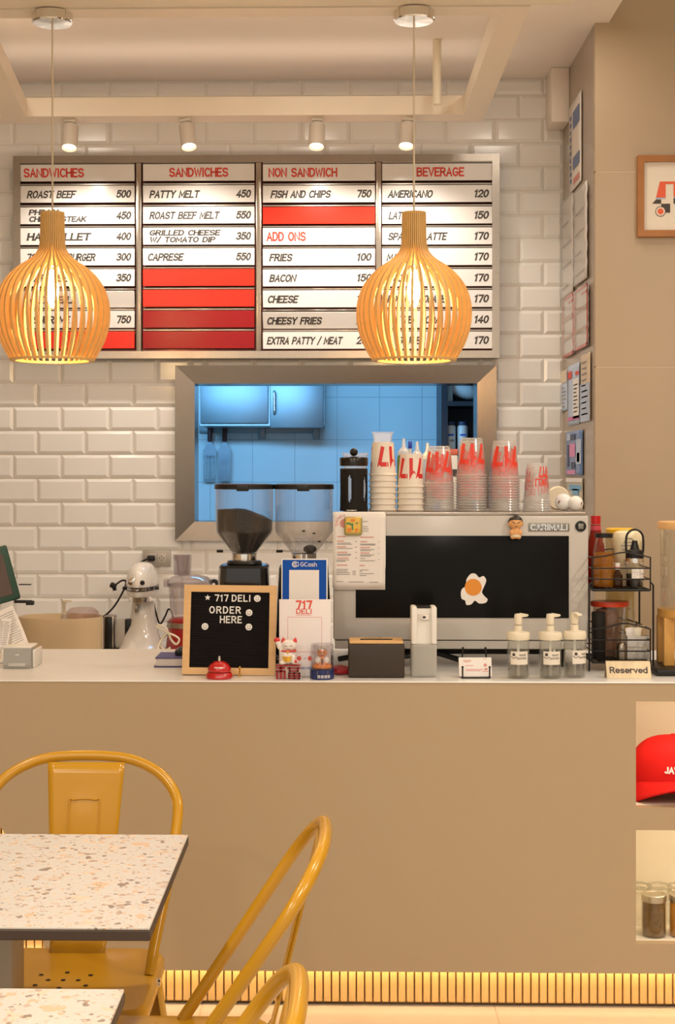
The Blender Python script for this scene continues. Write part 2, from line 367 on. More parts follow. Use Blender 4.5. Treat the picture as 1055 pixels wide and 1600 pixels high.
def terrazzo():
    m = mat('terrazzo', (0.78, 0.72, 0.64), 0.35); N, L, b = nodes_of(m)
    tc = N.new('ShaderNodeTexCoord'); last = None
    base = N.new('ShaderNodeRGB'); base.outputs[0].default_value = (0.58, 0.55, 0.505, 1); cur = base.outputs[0]
    for sc, thr, seed in ((34.0, 0.22, 0.0), (70.0, 0.23, 3.7), (120.0, 0.20, 9.1)):
        mp = N.new('ShaderNodeMapping'); mp.inputs['Location'].default_value = (seed, seed*2, 0); mp.inputs['Scale'].default_value = (1, 1, 1)
        L.new(tc.outputs['Object'], mp.inputs[0])
        nz = N.new('ShaderNodeTexNoise'); nz.inputs['Scale'].default_value = sc*1.2; L.new(mp.outputs[0], nz.inputs['Vector'])
        ad = N.new('ShaderNodeMix'); ad.data_type = 'VECTOR'; ad.inputs[0].default_value = 0.035*34/sc
        L.new(mp.outputs[0], ad.inputs[4]); L.new(nz.outputs['Color'], ad.inputs[5])
        vo = N.new('ShaderNodeTexVoronoi'); vo.voronoi_dimensions = '3D'; vo.inputs['Scale'].default_value = sc; L.new(ad.outputs[1], vo.inputs['Vector'])
        sp = N.new('ShaderNodeSeparateColor'); L.new(vo.outputs['Color'], sp.inputs[0])
        rad = N.new('ShaderNodeMath'); rad.operation = 'MULTIPLY'; rad.inputs[1].default_value = thr*2.1; L.new(sp.outputs[1], rad.inputs[0])
        lt = N.new('ShaderNodeMath'); lt.operation = 'LESS_THAN'; L.new(vo.outputs['Distance'], lt.inputs[0]); L.new(rad.outputs[0], lt.inputs[1])
        cr = N.new('ShaderNodeValToRGB'); cr.color_ramp.interpolation = 'CONSTANT'
        cols = [(0.0, (0.42, 0.31, 0.24)), (0.2, (0.66, 0.44, 0.29)), (0.38, (0.55, 0.48, 0.42)), (0.52, (0.25, 0.19, 0.16)), (0.66, (0.70, 0.53, 0.40)), (0.82, (0.50, 0.38, 0.32)), (0.92, (0.62, 0.58, 0.54))]
        el = cr.color_ramp.elements; el[0].color = (*cols[0][1], 1); el[1].position = cols[1][0]; el[1].color = (*cols[1][1], 1)
        for p, c in cols[2:]: e = el.new(p); e.color = (*c, 1)
        L.new(sp.outputs[0], cr.inputs[0])
        mx = N.new('ShaderNodeMix'); mx.data_type = 'RGBA'; L.new(lt.outputs[0], mx.inputs[0]); L.new(cur, mx.inputs[6]); L.new(cr.outputs[0], mx.inputs[7]); cur = mx.outputs[2]
    L.new(cur, b.inputs['Base Color']); return m
terrazzo_m = terrazzo()
def brick_mat(name, c1, mortar, w, h, msize, rough=0.3, axes='xz', offset=0.0, loc=(0, 0, 0)):
    m = mat(name, c1, rough); N, L, b = nodes_of(m)
    tc = N.new('ShaderNodeTexCoord'); mp = N.new('ShaderNodeMapping'); mp.inputs['Location'].default_value = loc
    L.new(tc.outputs['Object'], mp.inputs[0])
    if axes == 'xz': mp.inputs['Rotation'].default_value = (-PI/2, 0, 0)
    br = N.new('ShaderNodeTexBrick'); br.offset = offset; br.inputs['Scale'].default_value = 1
    br.inputs['Brick Width'].default_value = w; br.inputs['Row Height'].default_value = h; br.inputs['Mortar Size'].default_value = msize
    br.inputs['Color1'].default_value = (*c1, 1); br.inputs['Color2'].default_value = tuple(x*0.97 for x in c1)+(1,); br.inputs['Mortar'].default_value = (*mortar, 1)
    L.new(mp.outputs[0], br.inputs['Vector']); L.new(br.outputs['Color'], b.inputs['Base Color']); return m
kitchen_tile = brick_mat('kitchen_wall_tile', (0.72, 0.76, 0.78), (0.42, 0.48, 0.52), 0.235, 0.235, 0.002, 0.25)
floor_m = brick_mat('cream_floor_tile', (0.66, 0.59, 0.49), (0.52, 0.44, 0.34), 0.8, 0.8, 0.0025, 0.3, axes='xy', loc=(0.37, 0.1, 0))

# ================================================================ THE SETTING
YCF, YCR, YW, YPI, YK = 3.97, 4.68, 6.17, 5.41, 8.2       # counter front, counter rear, tiled wall, pillar front, kitchen rear wall
CZ, RZ_, CEIL = 0.90, 0.755, 3.10                            # counter top, rear counter top, ceiling
XS = 0.94                                                    # pillar's side face
struct('floor', MB().bounds(-3.2, 3.2, -1.5, 9.0, -0.05, 0.0), floor_m, flat=True)
struct('ceiling', MB().bounds(-3.2, XS+0.05, 4.36, YW+0.2, CEIL, CEIL+0.06), ceil_m, flat=True)

# tiled wall with the hatch opening cut out of it
HX0, HX1, HZ0, HZ1 = XP(303, YW), XP(746, YW), ZP(818, XP(525, YW), YW), ZP(598, XP(525, YW), YW)
def tiled_wall():
    mb = MB(); tw, th, g, bv, dp = 0.2015, 0.0998, 0.0012, 0.013, 0.0065
    x_ref, z_ref = XP(21, YW), ZP(673, XP(100, YW), YW)
    hole = (HX0-0.012, HX1+0.012, HZ0-0.012, HZ1+0.012)
    xl, xr = -3.1, XS
    zi0, zi1 = -14, 15
    def tile(a, b, c, d):
        if b-a < 0.012 or d-c < 0.012: return
        a += g; b -= g; c += g; d -= g
        k = min(bv, (b-a)*0.45, (d-c)*0.45); y0, y1 = YW, YW-dp
        B = [mb.bm.verts.new((p, y0, q)) for p, q in ((a, c), (b, c), (b, d), (a, d))]
        T = [mb.bm.verts.new((p, y1, q)) for p, q in ((a+k, c+k), (b-k, c+k), (b-k, d-k), (a+k, d-k))]
        mb.bm.faces.new(T)
        for i in range(4):
            j = (i+1) % 4; mb.bm.faces.new([B[i], B[j], T[j], T[i]])
    for r in range(zi0, zi1+1):
        z0 = z_ref + r*th; z1 = min(z0+th, CEIL)
        if z1 < 0.02 or z0 > CEIL: continue
        off = 0.0 if r % 2 == 0 else tw/2
        n0 = int((xl-x_ref-off)/tw)-1
        x = x_ref+off+n0*tw
        while x < xr:
            a, b = max(x, xl), min(x+tw, xr); x += tw
            if b-a < 0.01: continue
            if b <= hole[0] or a >= hole[1] or z1 <= hole[2] or z0 >= hole[3]: tile(a, b, z0, z1); continue
            if a < hole[0]: tile(a, hole[0], z0, z1)
            if b > hole[1]: tile(hole[1], b, z0, z1)
            aa, bb = max(a, hole[0]), min(b, hole[1])
            if z0 < hole[2]: tile(aa, bb, z0, hole[2])
            if z1 > hole[3]: tile(aa, bb, hole[3], z1)
    return mb
core = MB()                                                  # the masonry behind the tiles, with the opening
for b in ((-3.2, HX0, 0, CEIL), (HX1, 3.2, 0, CEIL), (HX0, HX1, 0, HZ0), (HX0, HX1, HZ1, CEIL)):
    core.bounds(b[0], b[1], YW, YW+0.14, b[2], b[3])
wb = struct('wall_back', core, grout, flat=True)
struct('trim_1', tiled_wall(), white_tile, flat=True)

# beige pillar and wall on the right, clad in large panels with thin joints
mb = MB()
zj = [0.0, ZP(573, 1.1, YPI), ZP(268, 1.1, YPI), 3.6]
for k in range(3):
    mb.bounds(XS, 3.2, YPI, YPI+0.03, zj[k]+(0.0015 if k else 0), zj[k+1]-0.0015, 0.0012, 1)
struct('wall_right', mb, wall_beige, angle=30)
struct('trim_2', MB().bounds(XS+0.004, 3.2, YPI+0.0009, YPI+0.1, 0, 3.59), joint_m, flat=True)
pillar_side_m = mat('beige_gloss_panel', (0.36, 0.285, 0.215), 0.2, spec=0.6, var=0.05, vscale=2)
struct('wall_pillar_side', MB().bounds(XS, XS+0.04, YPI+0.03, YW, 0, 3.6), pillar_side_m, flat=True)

# white bulkhead box where the ceiling meets the pillar, and the soffit above the front of the counter
struct('trim_3', MB().bounds(XP(862, 6.0), XS-0.001, 6.0, YW-0.008, ZP(190, 0.9, 6.0), CEIL-0.001, 0.002), ceil_m)
SOF = 2.83
struct('trim_4', MB().bounds(-3.2, XP(889, 4.357), 2.9, 4.357, SOF+0.004, SOF+0.5), soffit_m, flat=True)

# side walls of the dining room, out of frame
struct('wall_left', MB().bounds(-3.25, -3.2, -1.5, YW+0.14, 0, 3.6), wall_beige, flat=True)
struct('wall_dining_right', MB().bounds(3.2, 3.25, -1.5, YPI+0.1, 0, 3.6), wall_beige, flat=True)
# the dining room's own ceiling, lower than the shaft beside the pillar
struct('ceiling_dining', MB().bounds(-3.2, 3.2, -1.5, 2.9, 2.98, 3.04), soffit_m, flat=True)
struct('ceiling_side', MB().bounds(XP(889, 4.357), 3.2, 2.9, YPI+0.03, 3.5, 3.56), soffit_m, flat=True)

# hanging frame of cream beams under the ceiling, with a rod
t = thing('lighting_frame', 'cream painted beam frame hanging below the ceiling over the counter', 'ceiling frame', (0, 5.0, SOF))
xi, xo = XP(725, 5.66), XP(755, 5.77)
def lpoly(y0, y1):                                           # left beam runs slightly askew
    a, b = XP(40, 5.66), XP(0, 4.917)
    return [a + (b-a)*(y-5.66)/(4.917-5.66) for y in (y0, y1)]
xl0, xl1 = lpoly(4.44, 5.66)
for nm, pl in (('rear_beam', [(-2.6, 0.66), (xo, 0.66), (xo, 0.77), (-2.6, 0.77)]), ('front_beam', [(-2.6, -0.64), (xo, -0.64), (xo, -0.56), (-2.6, -0.56)]),
               ('side_beam', [(xi, -0.56), (xo, -0.56), (xo, 0.66), (xi, 0.66)]), ('side_beam', [(xl0-0.09, -0.56), (xl0, -0.56), (xl1, 0.66), (xl1-0.09, 0.66)])):
    MB().prism(pl, 0.0, 0.072, 'xy').build(nm, beam_m, t)
area('ceiling_fill', (-0.7, 5.715, SOF+0.08), (PI, 0, 0), 2.6, 0.03, 0.55, (1.0, 0.87, 0.74))  # unseen uplight added on top of the rear beam to lift the ceiling
rx = XP(683, 5.61)
MB().cyl((rx, 0.61, 0.025), 0.016, CEIL-SOF-0.026, 20).build('hanger_rod', cream_pl, t)
MB().cyl((-1.9, 0.61, 0.025), 0.016, CEIL-SOF-0.026, 20).build('hanger_rod', cream_pl, t)

# stainless frame of the hatch (window_1): mitred flat frame sloping in to the opening, with a reveal
w = MB()
o = [PX(275, 572, YW), PX(775, 569, YW), PX(775, 845, YW), PX(275, 843, YW)]
i_ = [PX(305, 600, YW), PX(745, 597, YW), PX(745, 815, YW), PX(305, 815, YW)]
OX0, OX1, OZ0, OZ1 = o[0].x, o[1].x, o[2].z, o[0].z
IX0, IX1, IZ0, IZ1 = i_[0].x, i_[1].x, i_[2].z, i_[0].z
R0 = [(OX0, OZ0), (OX1, OZ0), (OX1, OZ1), (OX0, OZ1)]; R1 = [(IX0, IZ0), (IX1, IZ0), (IX1, IZ1), (IX0, IZ1)]
wroot = None
rows = [[(x, YW-0.004, z) for x, z in R0], [(x, YW-0.034, z) for x, z in R0], [(x, YW-0.024, z) for x, z in R1], [(x, YW+0.15, z) for x, z in R1]]
def frame_sides(mb, rows, k):
    j = (k+1) % 4
    for a, b in zip(rows[:-1], rows[1:]):
        mb.poly([a[k], a[j], b[j], b[k]])
f0 = MB(); frame_sides(f0, rows, 0); frame_sides(f0, rows, 2)
f1 = MB(); frame_sides(f1, rows, 1); frame_sides(f1, rows, 3)
hatch_h = mat('hatch_steel_sideways', (0.25, 0.205, 0.165), 0.24, 1.0, var=0.12, vscale=20, bump=0.05, bscale=30, stretch=(25, 1, 1)); hatch_v = mat('hatch_steel', (0.25, 0.205, 0.165), 0.24, 1.0, var=0.12, vscale=20, bump=0.05, bscale=30, stretch=(1, 1, 25))
wroot = struct('window_1', f0, hatch_h, flat=True)
sj = f1.build('side_jamb', hatch_v, wroot, flat=True); sj['kind'] = 'structure'

# the kitchen behind the hatch
struct('wall_kitchen_back', MB().bounds(-2.4, 2.2, YK, YK+0.05, 0, 3.0), kitchen_tile, flat=True)
kw = mat('kitchen_paint', (0.60, 0.64, 0.66), 0.5)
struct('wall_kitchen_left', MB().bounds(-2.45, -2.4, YW+0.14, YK, 0, 3.0), kw, flat=True)
struct('wall_kitchen_right', MB().bounds(2.2, 2.25, YW+0.14, YK, 0, 3.0), kw, flat=True)
struct('ceiling_kitchen', MB().bounds(-2.45, 2.25, YW+0.14, YK+0.05, 3.0, 3.05), kw, flat=True)

# ---------------------------------------------------------------- serving counter
t = thing('serving_counter', 'long beige laminate serving counter with lit slatted wooden plinth and display niches', 'counter', (0, YCF, 0))
ZT = ZP(1064, 0, YCF) - 0.002; ZB = ZP(1518, 0, YCF+0.0)
CT = CZ - 0.004
XL, XR = -2.6, 2.2
s0 = YCF/FPX
acx, aR = XP(-314, YCF), 389*s0
NX0, NX1 = XP(994, YCF), XP(994, YCF)+0.46
N1 = (ZP(1262, 0.8, YCF), ZP(1096, 0.8, YCF)); N2 = (ZP(1475, 0.8, YCF), ZP(1297, 0.8, YCF))
TH = 0.03
arcp = [(acx+aR*math.cos(a), ZB+aR*math.sin(a)) for a in [PI/2*k/24 for k in range(25)]]
mb = MB()
mb.prism([(acx+aR, ZB), (NX0, ZB), (NX0, CT), (acx, CT)] + arcp[::-1][:-1], 0, TH, 'xz')
arcl = [(acx-(x-acx), z) for x, z in arcp]
mb.prism([(XL, ZB), (acx-aR, ZB)] + arcl[1:] + [(acx, CT), (XL, CT)], 0, TH, 'xz')
for a, b in ((ZB, N2[0]), (N2[1], N1[0]), (N1[1], CT)): mb.bounds(NX0, NX1, 0, TH, a, b)
mb.bounds(NX1, XR, 0, TH, ZB, CT)
mb.build('front_panel', counter_beige, t, flat=True)
niche_m = mat('cream_niche_lining', (0.80, 0.72, 0.58), 0.5)
for a, b in (N1, N2):
    m2 = MB(); e = 0.012
    m2.bounds(NX0-e, NX1+e, TH, 0.36, a-e, a); m2.bounds(NX0-e, NX1+e, TH, 0.36, b, b+e)
    m2.bounds(NX0-e, NX0, TH, 0.36, a, b); m2.bounds(NX1, NX1+e, TH, 0.36, a, b); m2.bounds(NX0-e, NX1+e, 0.36, 0.37, a-e, b+e)
    m2.build('niche', niche_m, t, flat=True)
mb = MB(); p = 13.2*s0; x = XL
while x < XR:
    top = ZB+0.06
    if x < acx+aR+0.02: top = CT-0.03
    mb.bounds(x, x+p*0.83, 0.075, 0.093, 0.012, top, 0.0025, 1); x += p
mb.build('slat_plinth', slat_wood, t, angle=30)
MB().bounds(XL, acx+aR+0.03, 0.094, 0.11, 0.004, CT-0.03).bounds(acx+aR+0.03, XR, 0.094, 0.11, 0.004, ZB+0.05).build('plinth_board', mat('plinth_backing', (0.34, 0.19, 0.07), 0.7), t, flat=True)
MB().bounds(XL, XR, 0.11, YCR-YCF-0.03, 0.0, 0.03).build('base_board', black_m, t, flat=True)
led_m = mat('warm_led', (1, .8, .5), 0.5, emit=(1.0, 0.62, 0.25), estr=6.0)
MB().bounds(acx+aR, XR, 0.034, 0.044, ZB+0.004, ZB+0.010).build('led_strip', led_m, t, flat=True)
MB().bounds(XL, XR, YCR-YCF-0.03, YCR-YCF-0.012, 0.0, CT-0.03).build('rear_panel', counter_beige, t, flat=True)
area('plinth_led', (0.55, YCF+0.046, ZB+0.012), (math.radians(62), 0, 0), 3.2, 0.012, 1.9, WARMER)
area('arch_led', (acx+0.15, YCF+0.045, ZB+0.42), (math.radians(20), 0, 0), 0.7, 0.02, 2.0, WARMER)
for a, b in (N1, N2):
    area('niche_led', ((NX0+NX1)/2, YCF+0.045, b-0.014), (math.radians(32), 0, 0), 0.42, 0.03, 0.45 if b > 0.5 else 0.36, (1.0, 0.82, 0.56))
t = thing('counter_worktop', 'white quartz worktop running along the top of the beige serving counter', 'worktop', (0, YCF, CT))
MB().bounds(XL, XR, -0.004, YCR-YCF, 0.0, CZ-CT, 0.0015, 1).build('slab', quartz, t)
t = thing('rear_counter', 'white rear counter along the tiled wall behind the serving counter', 'counter', (0, 5.55, 0))
MB().bounds(-2.6, XS-0.003, 0.0, YW-5.55-0.008, RZ_-0.03, RZ_, 0.002).build('worktop', quartz, t)
MB().bounds(-2.6, XS-0.003, 0.02, YW-5.55-0.02, 0.0, RZ_-0.03).build('cabinet', white_pl, t, flat=True)

# ---------------------------------------------------------------- kitchen things seen through the hatch
kst = mat('kitchen_steel', (0.30, 0.32, 0.34), 0.45, 1.0, var=0.1, vscale=8)
YH = 7.75
t = thing('wall_cabinet', 'stainless steel wall cabinet with two doors hung in the blue lit kitchen', 'cabinet', (XP(312, YH), YH, ZP(665, -0.4, YH)))
cwid = XP(507, YH)-XP(312, YH); ch = 0.36
MB().bounds(0, cwid, 0.022, YK-YH-0.003, 0, ch).build('body', kst, t, flat=True)
d1 = MB().bounds(0.004, cwid*0.55, 0, 0.02, 0.012, ch-0.004, 0.004).build('door', kst, t)
d2 = MB().bounds(cwid*0.565, cwid-0.004, 0, 0.02, -0.012, ch-0.004, 0.004).build('door', kst, t)
MB().tube([(cwid*0.6, -0.002, 0.06), (cwid*0.6, -0.02, 0.07), (cwid*0.6, -0.02, 0.17), (cwid*0.6, -0.002, 0.18)], 0.006).build('handle', chrome, d2)
t = thing('utensil_rail', 'steel utensil rail fixed to the kitchen tiles below the wall cabinet', 'rail', (XP(312, YK), YK-0.03, ZP(677, -0.5, YK)))
rl = XP(500, YK)-XP(312, YK)
MB().bounds(0, rl, 0.0, 0.028, 0, 0.05, 0.003).build('rail', kst, t)
for f in (0.52, 0.97): MB().bounds(rl*f-0.02, rl*f+0.02, -0.02, 0.0, -0.035, 0.05, 0.003).build('bracket', kst, t)
brown_h = mat('dark_red_handle', (0.10, 0.02, 0.018), 0.4)
for k, (px, lab) in enumerate(((328, 'slotted steel spatula with dark red handle hanging on the kitchen rail'), (351, 'plain steel spatula with dark red handle hanging beside the slotted one'))):
    c = PX(px, 752, YK-0.05); s = (YK-0.05)/FPX
    t = thing('spatula', lab, 'spatula', c, 0, None)
    MB().box((0, 0, 78*s-0.0*s), (0.026, 0.018, 33*s), 0.007, 3).build('handle', brown_h, t)
    mb = MB(); mb.prism([(-0.008, 62*s), (0.008, 62*s), (0.034, 48*s), (-0.034, 48*s)], -0.002, 0.002, 'xz')
    if k == 0:
        for q in range(6): mb.bounds(-0.034+q*0.0125, -0.034+q*0.0125+0.0055, -0.0015, 0.0015, 0.01, 40*s)
        mb.bounds(-0.034, 0.034, -0.0015, 0.0015, 40*s, 48*s); mb.bounds(-0.034, 0.034, -0.0015, 0.0015, 0, 0.012)
    else: mb.bounds(-0.034, 0.034, -0.0015, 0.0015, 0, 48*s)
    mb.build('blade', mat('worn_steel', (0.16, 0.17, 0.19), 0.4, 1.0, var=0.4, vscale=14), t, flat=True)
    MB().tube([(0, 0, 93*s), (0, 0.02, 97*s), (0, 0.03, 98*s), (0, 0.03, 104*s)], 0.003, 6).build('hanging_loop', chrome, t)
YS = 7.0
t = thing('shelf_unit', 'dark kitchen shelf unit holding white bottles at the right of the hatch', 'shelf', (XP(690, YS), YS, 0))
sw = 0.42; ds = mat('dark_shelf', (0.035, 0.035, 0.045), 0.5)
sz = [ZP(y, 0.5, YS) for y in (705, 627)]
mb = MB(); mb.bounds(0, 0.03, 0, 0.35, 0, 2.2); mb.bounds(sw-0.03, sw, 0, 0.35, 0, 2.2); mb.bounds(0.03, sw-0.03, 0.33, 0.35, 0, 2.2)
mb.build('upright', ds, t, flat=True)
for z in (0.4, sz[0], sz[1], 2.17): MB().bounds(0.03, sw-0.03, 0, 0.33, z-0.022, z).build('shelf', ds, t, flat=True)
blue_l = mat('blue_label', (0.03, 0.12, 0.55), 0.6); green_l = mat('green_label', (0.03, 0.35, 0.10), 0.6)
for k, px in enumerate((704, 723)):
    c = PX(px, 704, YS+0.05); c.z = sz[0]+0.001; s = YS/FPX
    t = thing('seasoning_bottle', ('white seasoning bottle with grey mark on the dark kitchen shelf', 'white seasoning bottle with green mark on the dark kitchen shelf')[k], 'bottle', c, 0, 'white bottles on the kitchen shelf')
    MB().lathe([(0, 0), (0.024, 0), (0.025, 0.005), (0.025, 0.115), (0.021, 0.122), (0, 0.122)], 20).build('bottle_body', white_pl, t)
    MB().cyl((0, 0, 0.122), 0.022, 0.018, 18).build('cap', mat('navy_cap', (0.03, 0.05, 0.12), 0.5), t)
    mb = MB(); fm = plane_map((0, -0.0262, 0)); rect(mb, -0.014, 0.014, 0.072, 0.081, fm); mb.build('label_band', blue_l, t, flat=True)
    mb = MB(); disc(mb, (0.006, 0.05), 0.006, fm, 10, 0.011); mb.build('label_mark', green_l if k else grey_ink, t, flat=True)
c = PX(716, 624, YS+0.06); c.z = sz[1]+0.016
t = thing('flour_bag', 'crumpled white packet with red corner on the top kitchen shelf', 'bag', c)
MB().ball((0.03, 0.02, 0.045), 0.085, 0.05, 0.045, 18, 10, RY(0.3, (0.03, 0, 0.045))).build('packet', mat('crumpled_film', (0.75, 0.74, 0.74), 0.35, bump=0.8, bscale=30), t)
MB().box((0.075, -0.03, 0.075), (0.05, 0.02, 0.03), 0.008, 2, RY(0.4, (0.07, 0, 0.07))).build('red_print', mat('red_film', (0.55, 0.03, 0.06), 0.4), t)
c = PX(701, 704, YS+0.05); c.z = sz[1]+0.001
t = thing('glass_shaker', 'small ribbed white jar beside the packet on the top kitchen shelf', 'jar', c)
MB().lathe([(0, 0), (0.02, 0), (0.021, 0.06), (0.016, 0.075), (0, 0.075)], 16).build('jar_body', white_pl, t)
# box with a red lid on the hatch sill
c = PX(701, 745, YW+0.07); c.z = IZ0+0.001; s = YW/FPX
t = thing('storage_box', 'white label storage box with red top standing on the hatch sill', 'box', c)
hh = (815-702)*s
MB().bounds(-0.035, 0.035, -0.05, 0.05, 0, hh-0.025, 0.004).build('box_body', white_pl, t)
MB().bounds(-0.037, 0.037, -0.052, 0.052, hh-0.025, hh, 0.004).build('lid', mat('salmon_lid', (0.75, 0.16, 0.10), 0.4), t)
mb = MB(); rect(mb, -0.033, 0.033, hh-0.115, hh-0.085, plane_map((0, -0.0508, 0))); mb.build('dark_band', ink, t, flat=True)

# ---------------------------------------------------------------- menu board
YB = YW-0.06; sB = YB/FPX
bz0, bz1 = ZP(560, 0, YB), ZP(243, 0, YB); bx0, bx1 = XP(22, YB), XP(780, YB)
bc = Vector(((bx0+bx1)/2, YB, bz0))
t = thing('menu_board', 'steel framed menu board of white and red strips above the hatch', 'menu board', bc)
hw = (bx1-bx0)/2; bh = bz1-bz0; fw = 0.03
MB().bounds(-hw+0.01, hw-0.01, 0.022, 0.05, 0.005, bh-0.005).build('backing', mat('maroon_backing', (0.16, 0.05, 0.045), 0.2, 0.6), t, flat=True)
for p_ in ([(-hw, 0), (hw, 0), (hw-fw, fw), (-hw+fw, fw)], [(-hw, bh), (-hw+fw, bh-fw), (hw-fw, bh-fw), (hw, bh)]): MB().prism(p_, -0.02, 0.05, 'xz').build('frame_rail', steel_h, t, angle=20)
for p_ in ([(-hw, 0), (-hw+fw, fw), (-hw+fw, bh-fw), (-hw, bh)], [(hw, 0), (hw, bh), (hw-fw, bh-fw), (hw-fw, fw)]): MB().prism(p_, -0.02, 0.05, 'xz').build('frame_stile', steel, t, angle=20)
cols = [(33, 211), (224, 398), (411, 586), (597, 769)]
for a in (217.5, 404.5, 591.5):
    x = XP(a, YB)-bc.x; MB().bounds(x-0.011, x+0.011, -0.018, 0.03, fw, bh-fw, 0.002).build('divider', steel, t)
rowy = [270, 303.5, 337, 369.5, 402, 434.5, 467, 499.5, 532]
M_ = [
 [('h', 'SANDWICHES', 39, 131), ('w', 'ROAST BEEF', '500', 44, 117), ('w2', 'PHILLY', 'CHEESE STEAK', '450', 47, 134), ('w', 'HAM FILLET', '400', 44, 140), ('w', '717 CHEESEBURGER', '300', 43, 148), ('w', 'CAPRESE', '350', 46, 105), ('w', 'MOZZARELLA', None, 45, 118), ('w', 'SUPREME', '750', 53, 108), ('r',)],
 [('h', 'SANDWICHES', 266, 356), ('w', 'PATTY MELT', '450', 235, 310), ('w', 'ROAST BEEF MELT', '550', 235, 341), ('w2', 'GRILLED CHEESE', 'W/ TOMATO DIP', '350', 235, 335), ('w', 'CAPRESE', '550', 232, 285), ('r',), ('r',), ('d',), ('d',)],
 [('h', 'NON SANDWICH', 421, 526), ('w', 'FISH AND CHIPS', '750', 424, 515), ('r',), ('h', 'ADD ONS', 418, 477), ('w', 'FRIES', '100', 422, 455), ('w', 'BACON', '150', 422, 461), ('w', 'CHEESE', '100', 419, 464), ('w', 'CHEESY FRIES', '200', 418, 501), ('w', 'EXTRA PATTY / MEAT', '200', 418, 533)],
 [('h', 'BEVERAGE', 652, 724), ('w', 'AMERICANO', '120', 607, 674), ('w', 'LATTE', '150', 608, 640), ('w', 'SPANISH LATTE', '170', 607, 696), ('w', 'MATCHA', '170', 605, 650), ('w', 'MOCHA', '170', 606, 642), ('w', 'HOT CHOCOLATE', '170', 606, 694), ('w', 'ICE TEA SODA', '140', 608, 686), ('w', 'GINGER ALE', '170', 622, 690)]]
yf = -0.012
for ci, (a, b) in enumerate(cols):
    xa, xb = XP(a, YB)-bc.x, XP(b, YB)-bc.x
    for ri, py in enumerate(rowy):
        e = M_[ci][ri]; zc = ZP(py, 0, YB)-bz0 + (0.003 if ci < 2 else 0.0); hh = 13.2*sB
        tilt = Matrix.Translation((0, 0, zc)) @ Matrix.Rotation(math.radians(20 if len(e) > 1 and e[1] in ('CHEESY FRIES', 'MOZZARELLA') else random.choice((2, 4, 6))), 4, 'X')
        m = {'r': strip_red, 'd': strip_dark_red}.get(e[0], strip_white)
        st = MB().bounds(xa, xb, yf, yf+0.004, -hh, hh, 0.001, 1, tilt).build('menu_strip', m, t, 'red strip' if e[0] in 'rd' else None)
        MB().bounds(xa, xb, yf+0.003, yf+0.02, hh+0.0025, hh+0.009, 0.001, 1, tilt).build('strip_channel', steel_h, st)
        if e[0] in 'rd': continue
        mb = MB(); fm0 = plane_map((0, yf-0.0006, 0)); fm = lambda u, v, T=tilt, f=fm0: T @ f(u, v)
        ux = lambda p: XP(p, YB)-bc.x
        if e[0] == 'h':
            text(mb, e[1], fm, 0.031, ux(e[3])-ux(e[2]), 1.4, u0=ux(e[2]), v0=-0.0155)
        else:
            num = e[3] if e[0] == 'w2' else e[2]
            if e[0] == 'w2':
                text(mb, e[1], fm, 0.0185, (ux(e[5])-ux(e[4]))*(len(e[1])/len(e[2])), 1.55, True, 0.22, u0=ux(e[4]), v0=0.0045)
                text(mb, e[2], fm, 0.0185, ux(e[5])-ux(e[4]), 1.55, True, 0.22, u0=ux(e[4]), v0=-0.0235)
            else:
                text(mb, e[1], fm, 0.0255, ux(e[4])-ux(e[3]), 1.5, True, 0.22, u0=ux(e[3]), v0=-0.014)
            if num: text(mb, num, fm, 0.026, 20.5*sB, 1.55, True, 0.2, u0=xb-0.020, v0=-0.013, align='r')
        mb.build('lettering', red_ink if e[0] == 'h' else ink, st, flat=True)
    # clips at the ends of the strips are part of the dividers' look

# four white track spots under the rear beam
spx = [(110, 226, 0.0), (290, 230, -0.14), (496, 234, 0.03), (638, 232, 0.08)]
spl = ['leftmost white cylinder spotlight under the rear ceiling beam', 'tilted white cylinder spotlight, second from the left under the rear beam', 'white cylinder spotlight under the rear beam above the NON SANDWICH column', 'rightmost white cylinder spotlight, half behind the pendant cord']
proto = None
for k, (px, py, tl) in enumerate(spx):
    x = XP(px, 5.715)
    if proto is None:
        proto = t = thing('track_spotlight', spl[0], 'spotlight', (x, 5.715, SOF), 0, 'spotlights under the rear beam')
        MB().bounds(-0.022, 0.022, -0.02, 0.02, -0.012, -0.0005, 0.002).build('track_adapter', white_pl, t)
        MB().tube([(0, 0, -0.01), (0, 0, -0.028)], 0.005, 8).build('pivot', chrome, t)
        T = RX(math.radians(-20), (0, 0, -0.05))
        MB().lathe([(0, -0.02), (0.027, -0.02), (0.031, -0.024), (0.031, -0.118), (0.029, -0.12), (0.026, -0.108), (0, -0.108)], 28, M=T).build('lamp_housing', mat('spot_white', (0.62, 0.55, 0.47), 0.45), t)
        MB().cyl((0, 0, -0.112), 0.024, 0.002, 20, T).build('lens', mat('lit_lens', (1, 1, 1), 0.3, emit=(1, 0.85, 0.65), estr=2.5), t)
        o = t
    else: o = dup(proto, (x, 5.715, SOF), 0, spl[k])
    o.rotation_euler = (0, tl, 0)
    spot('track_spot_light', (x, 5.715+0.055, SOF-0.135), (x*1.02+0.02, YB, 1.95), 8.5, (1.0, 0.90, 0.77), math.radians(125), 0.8, 0.02)

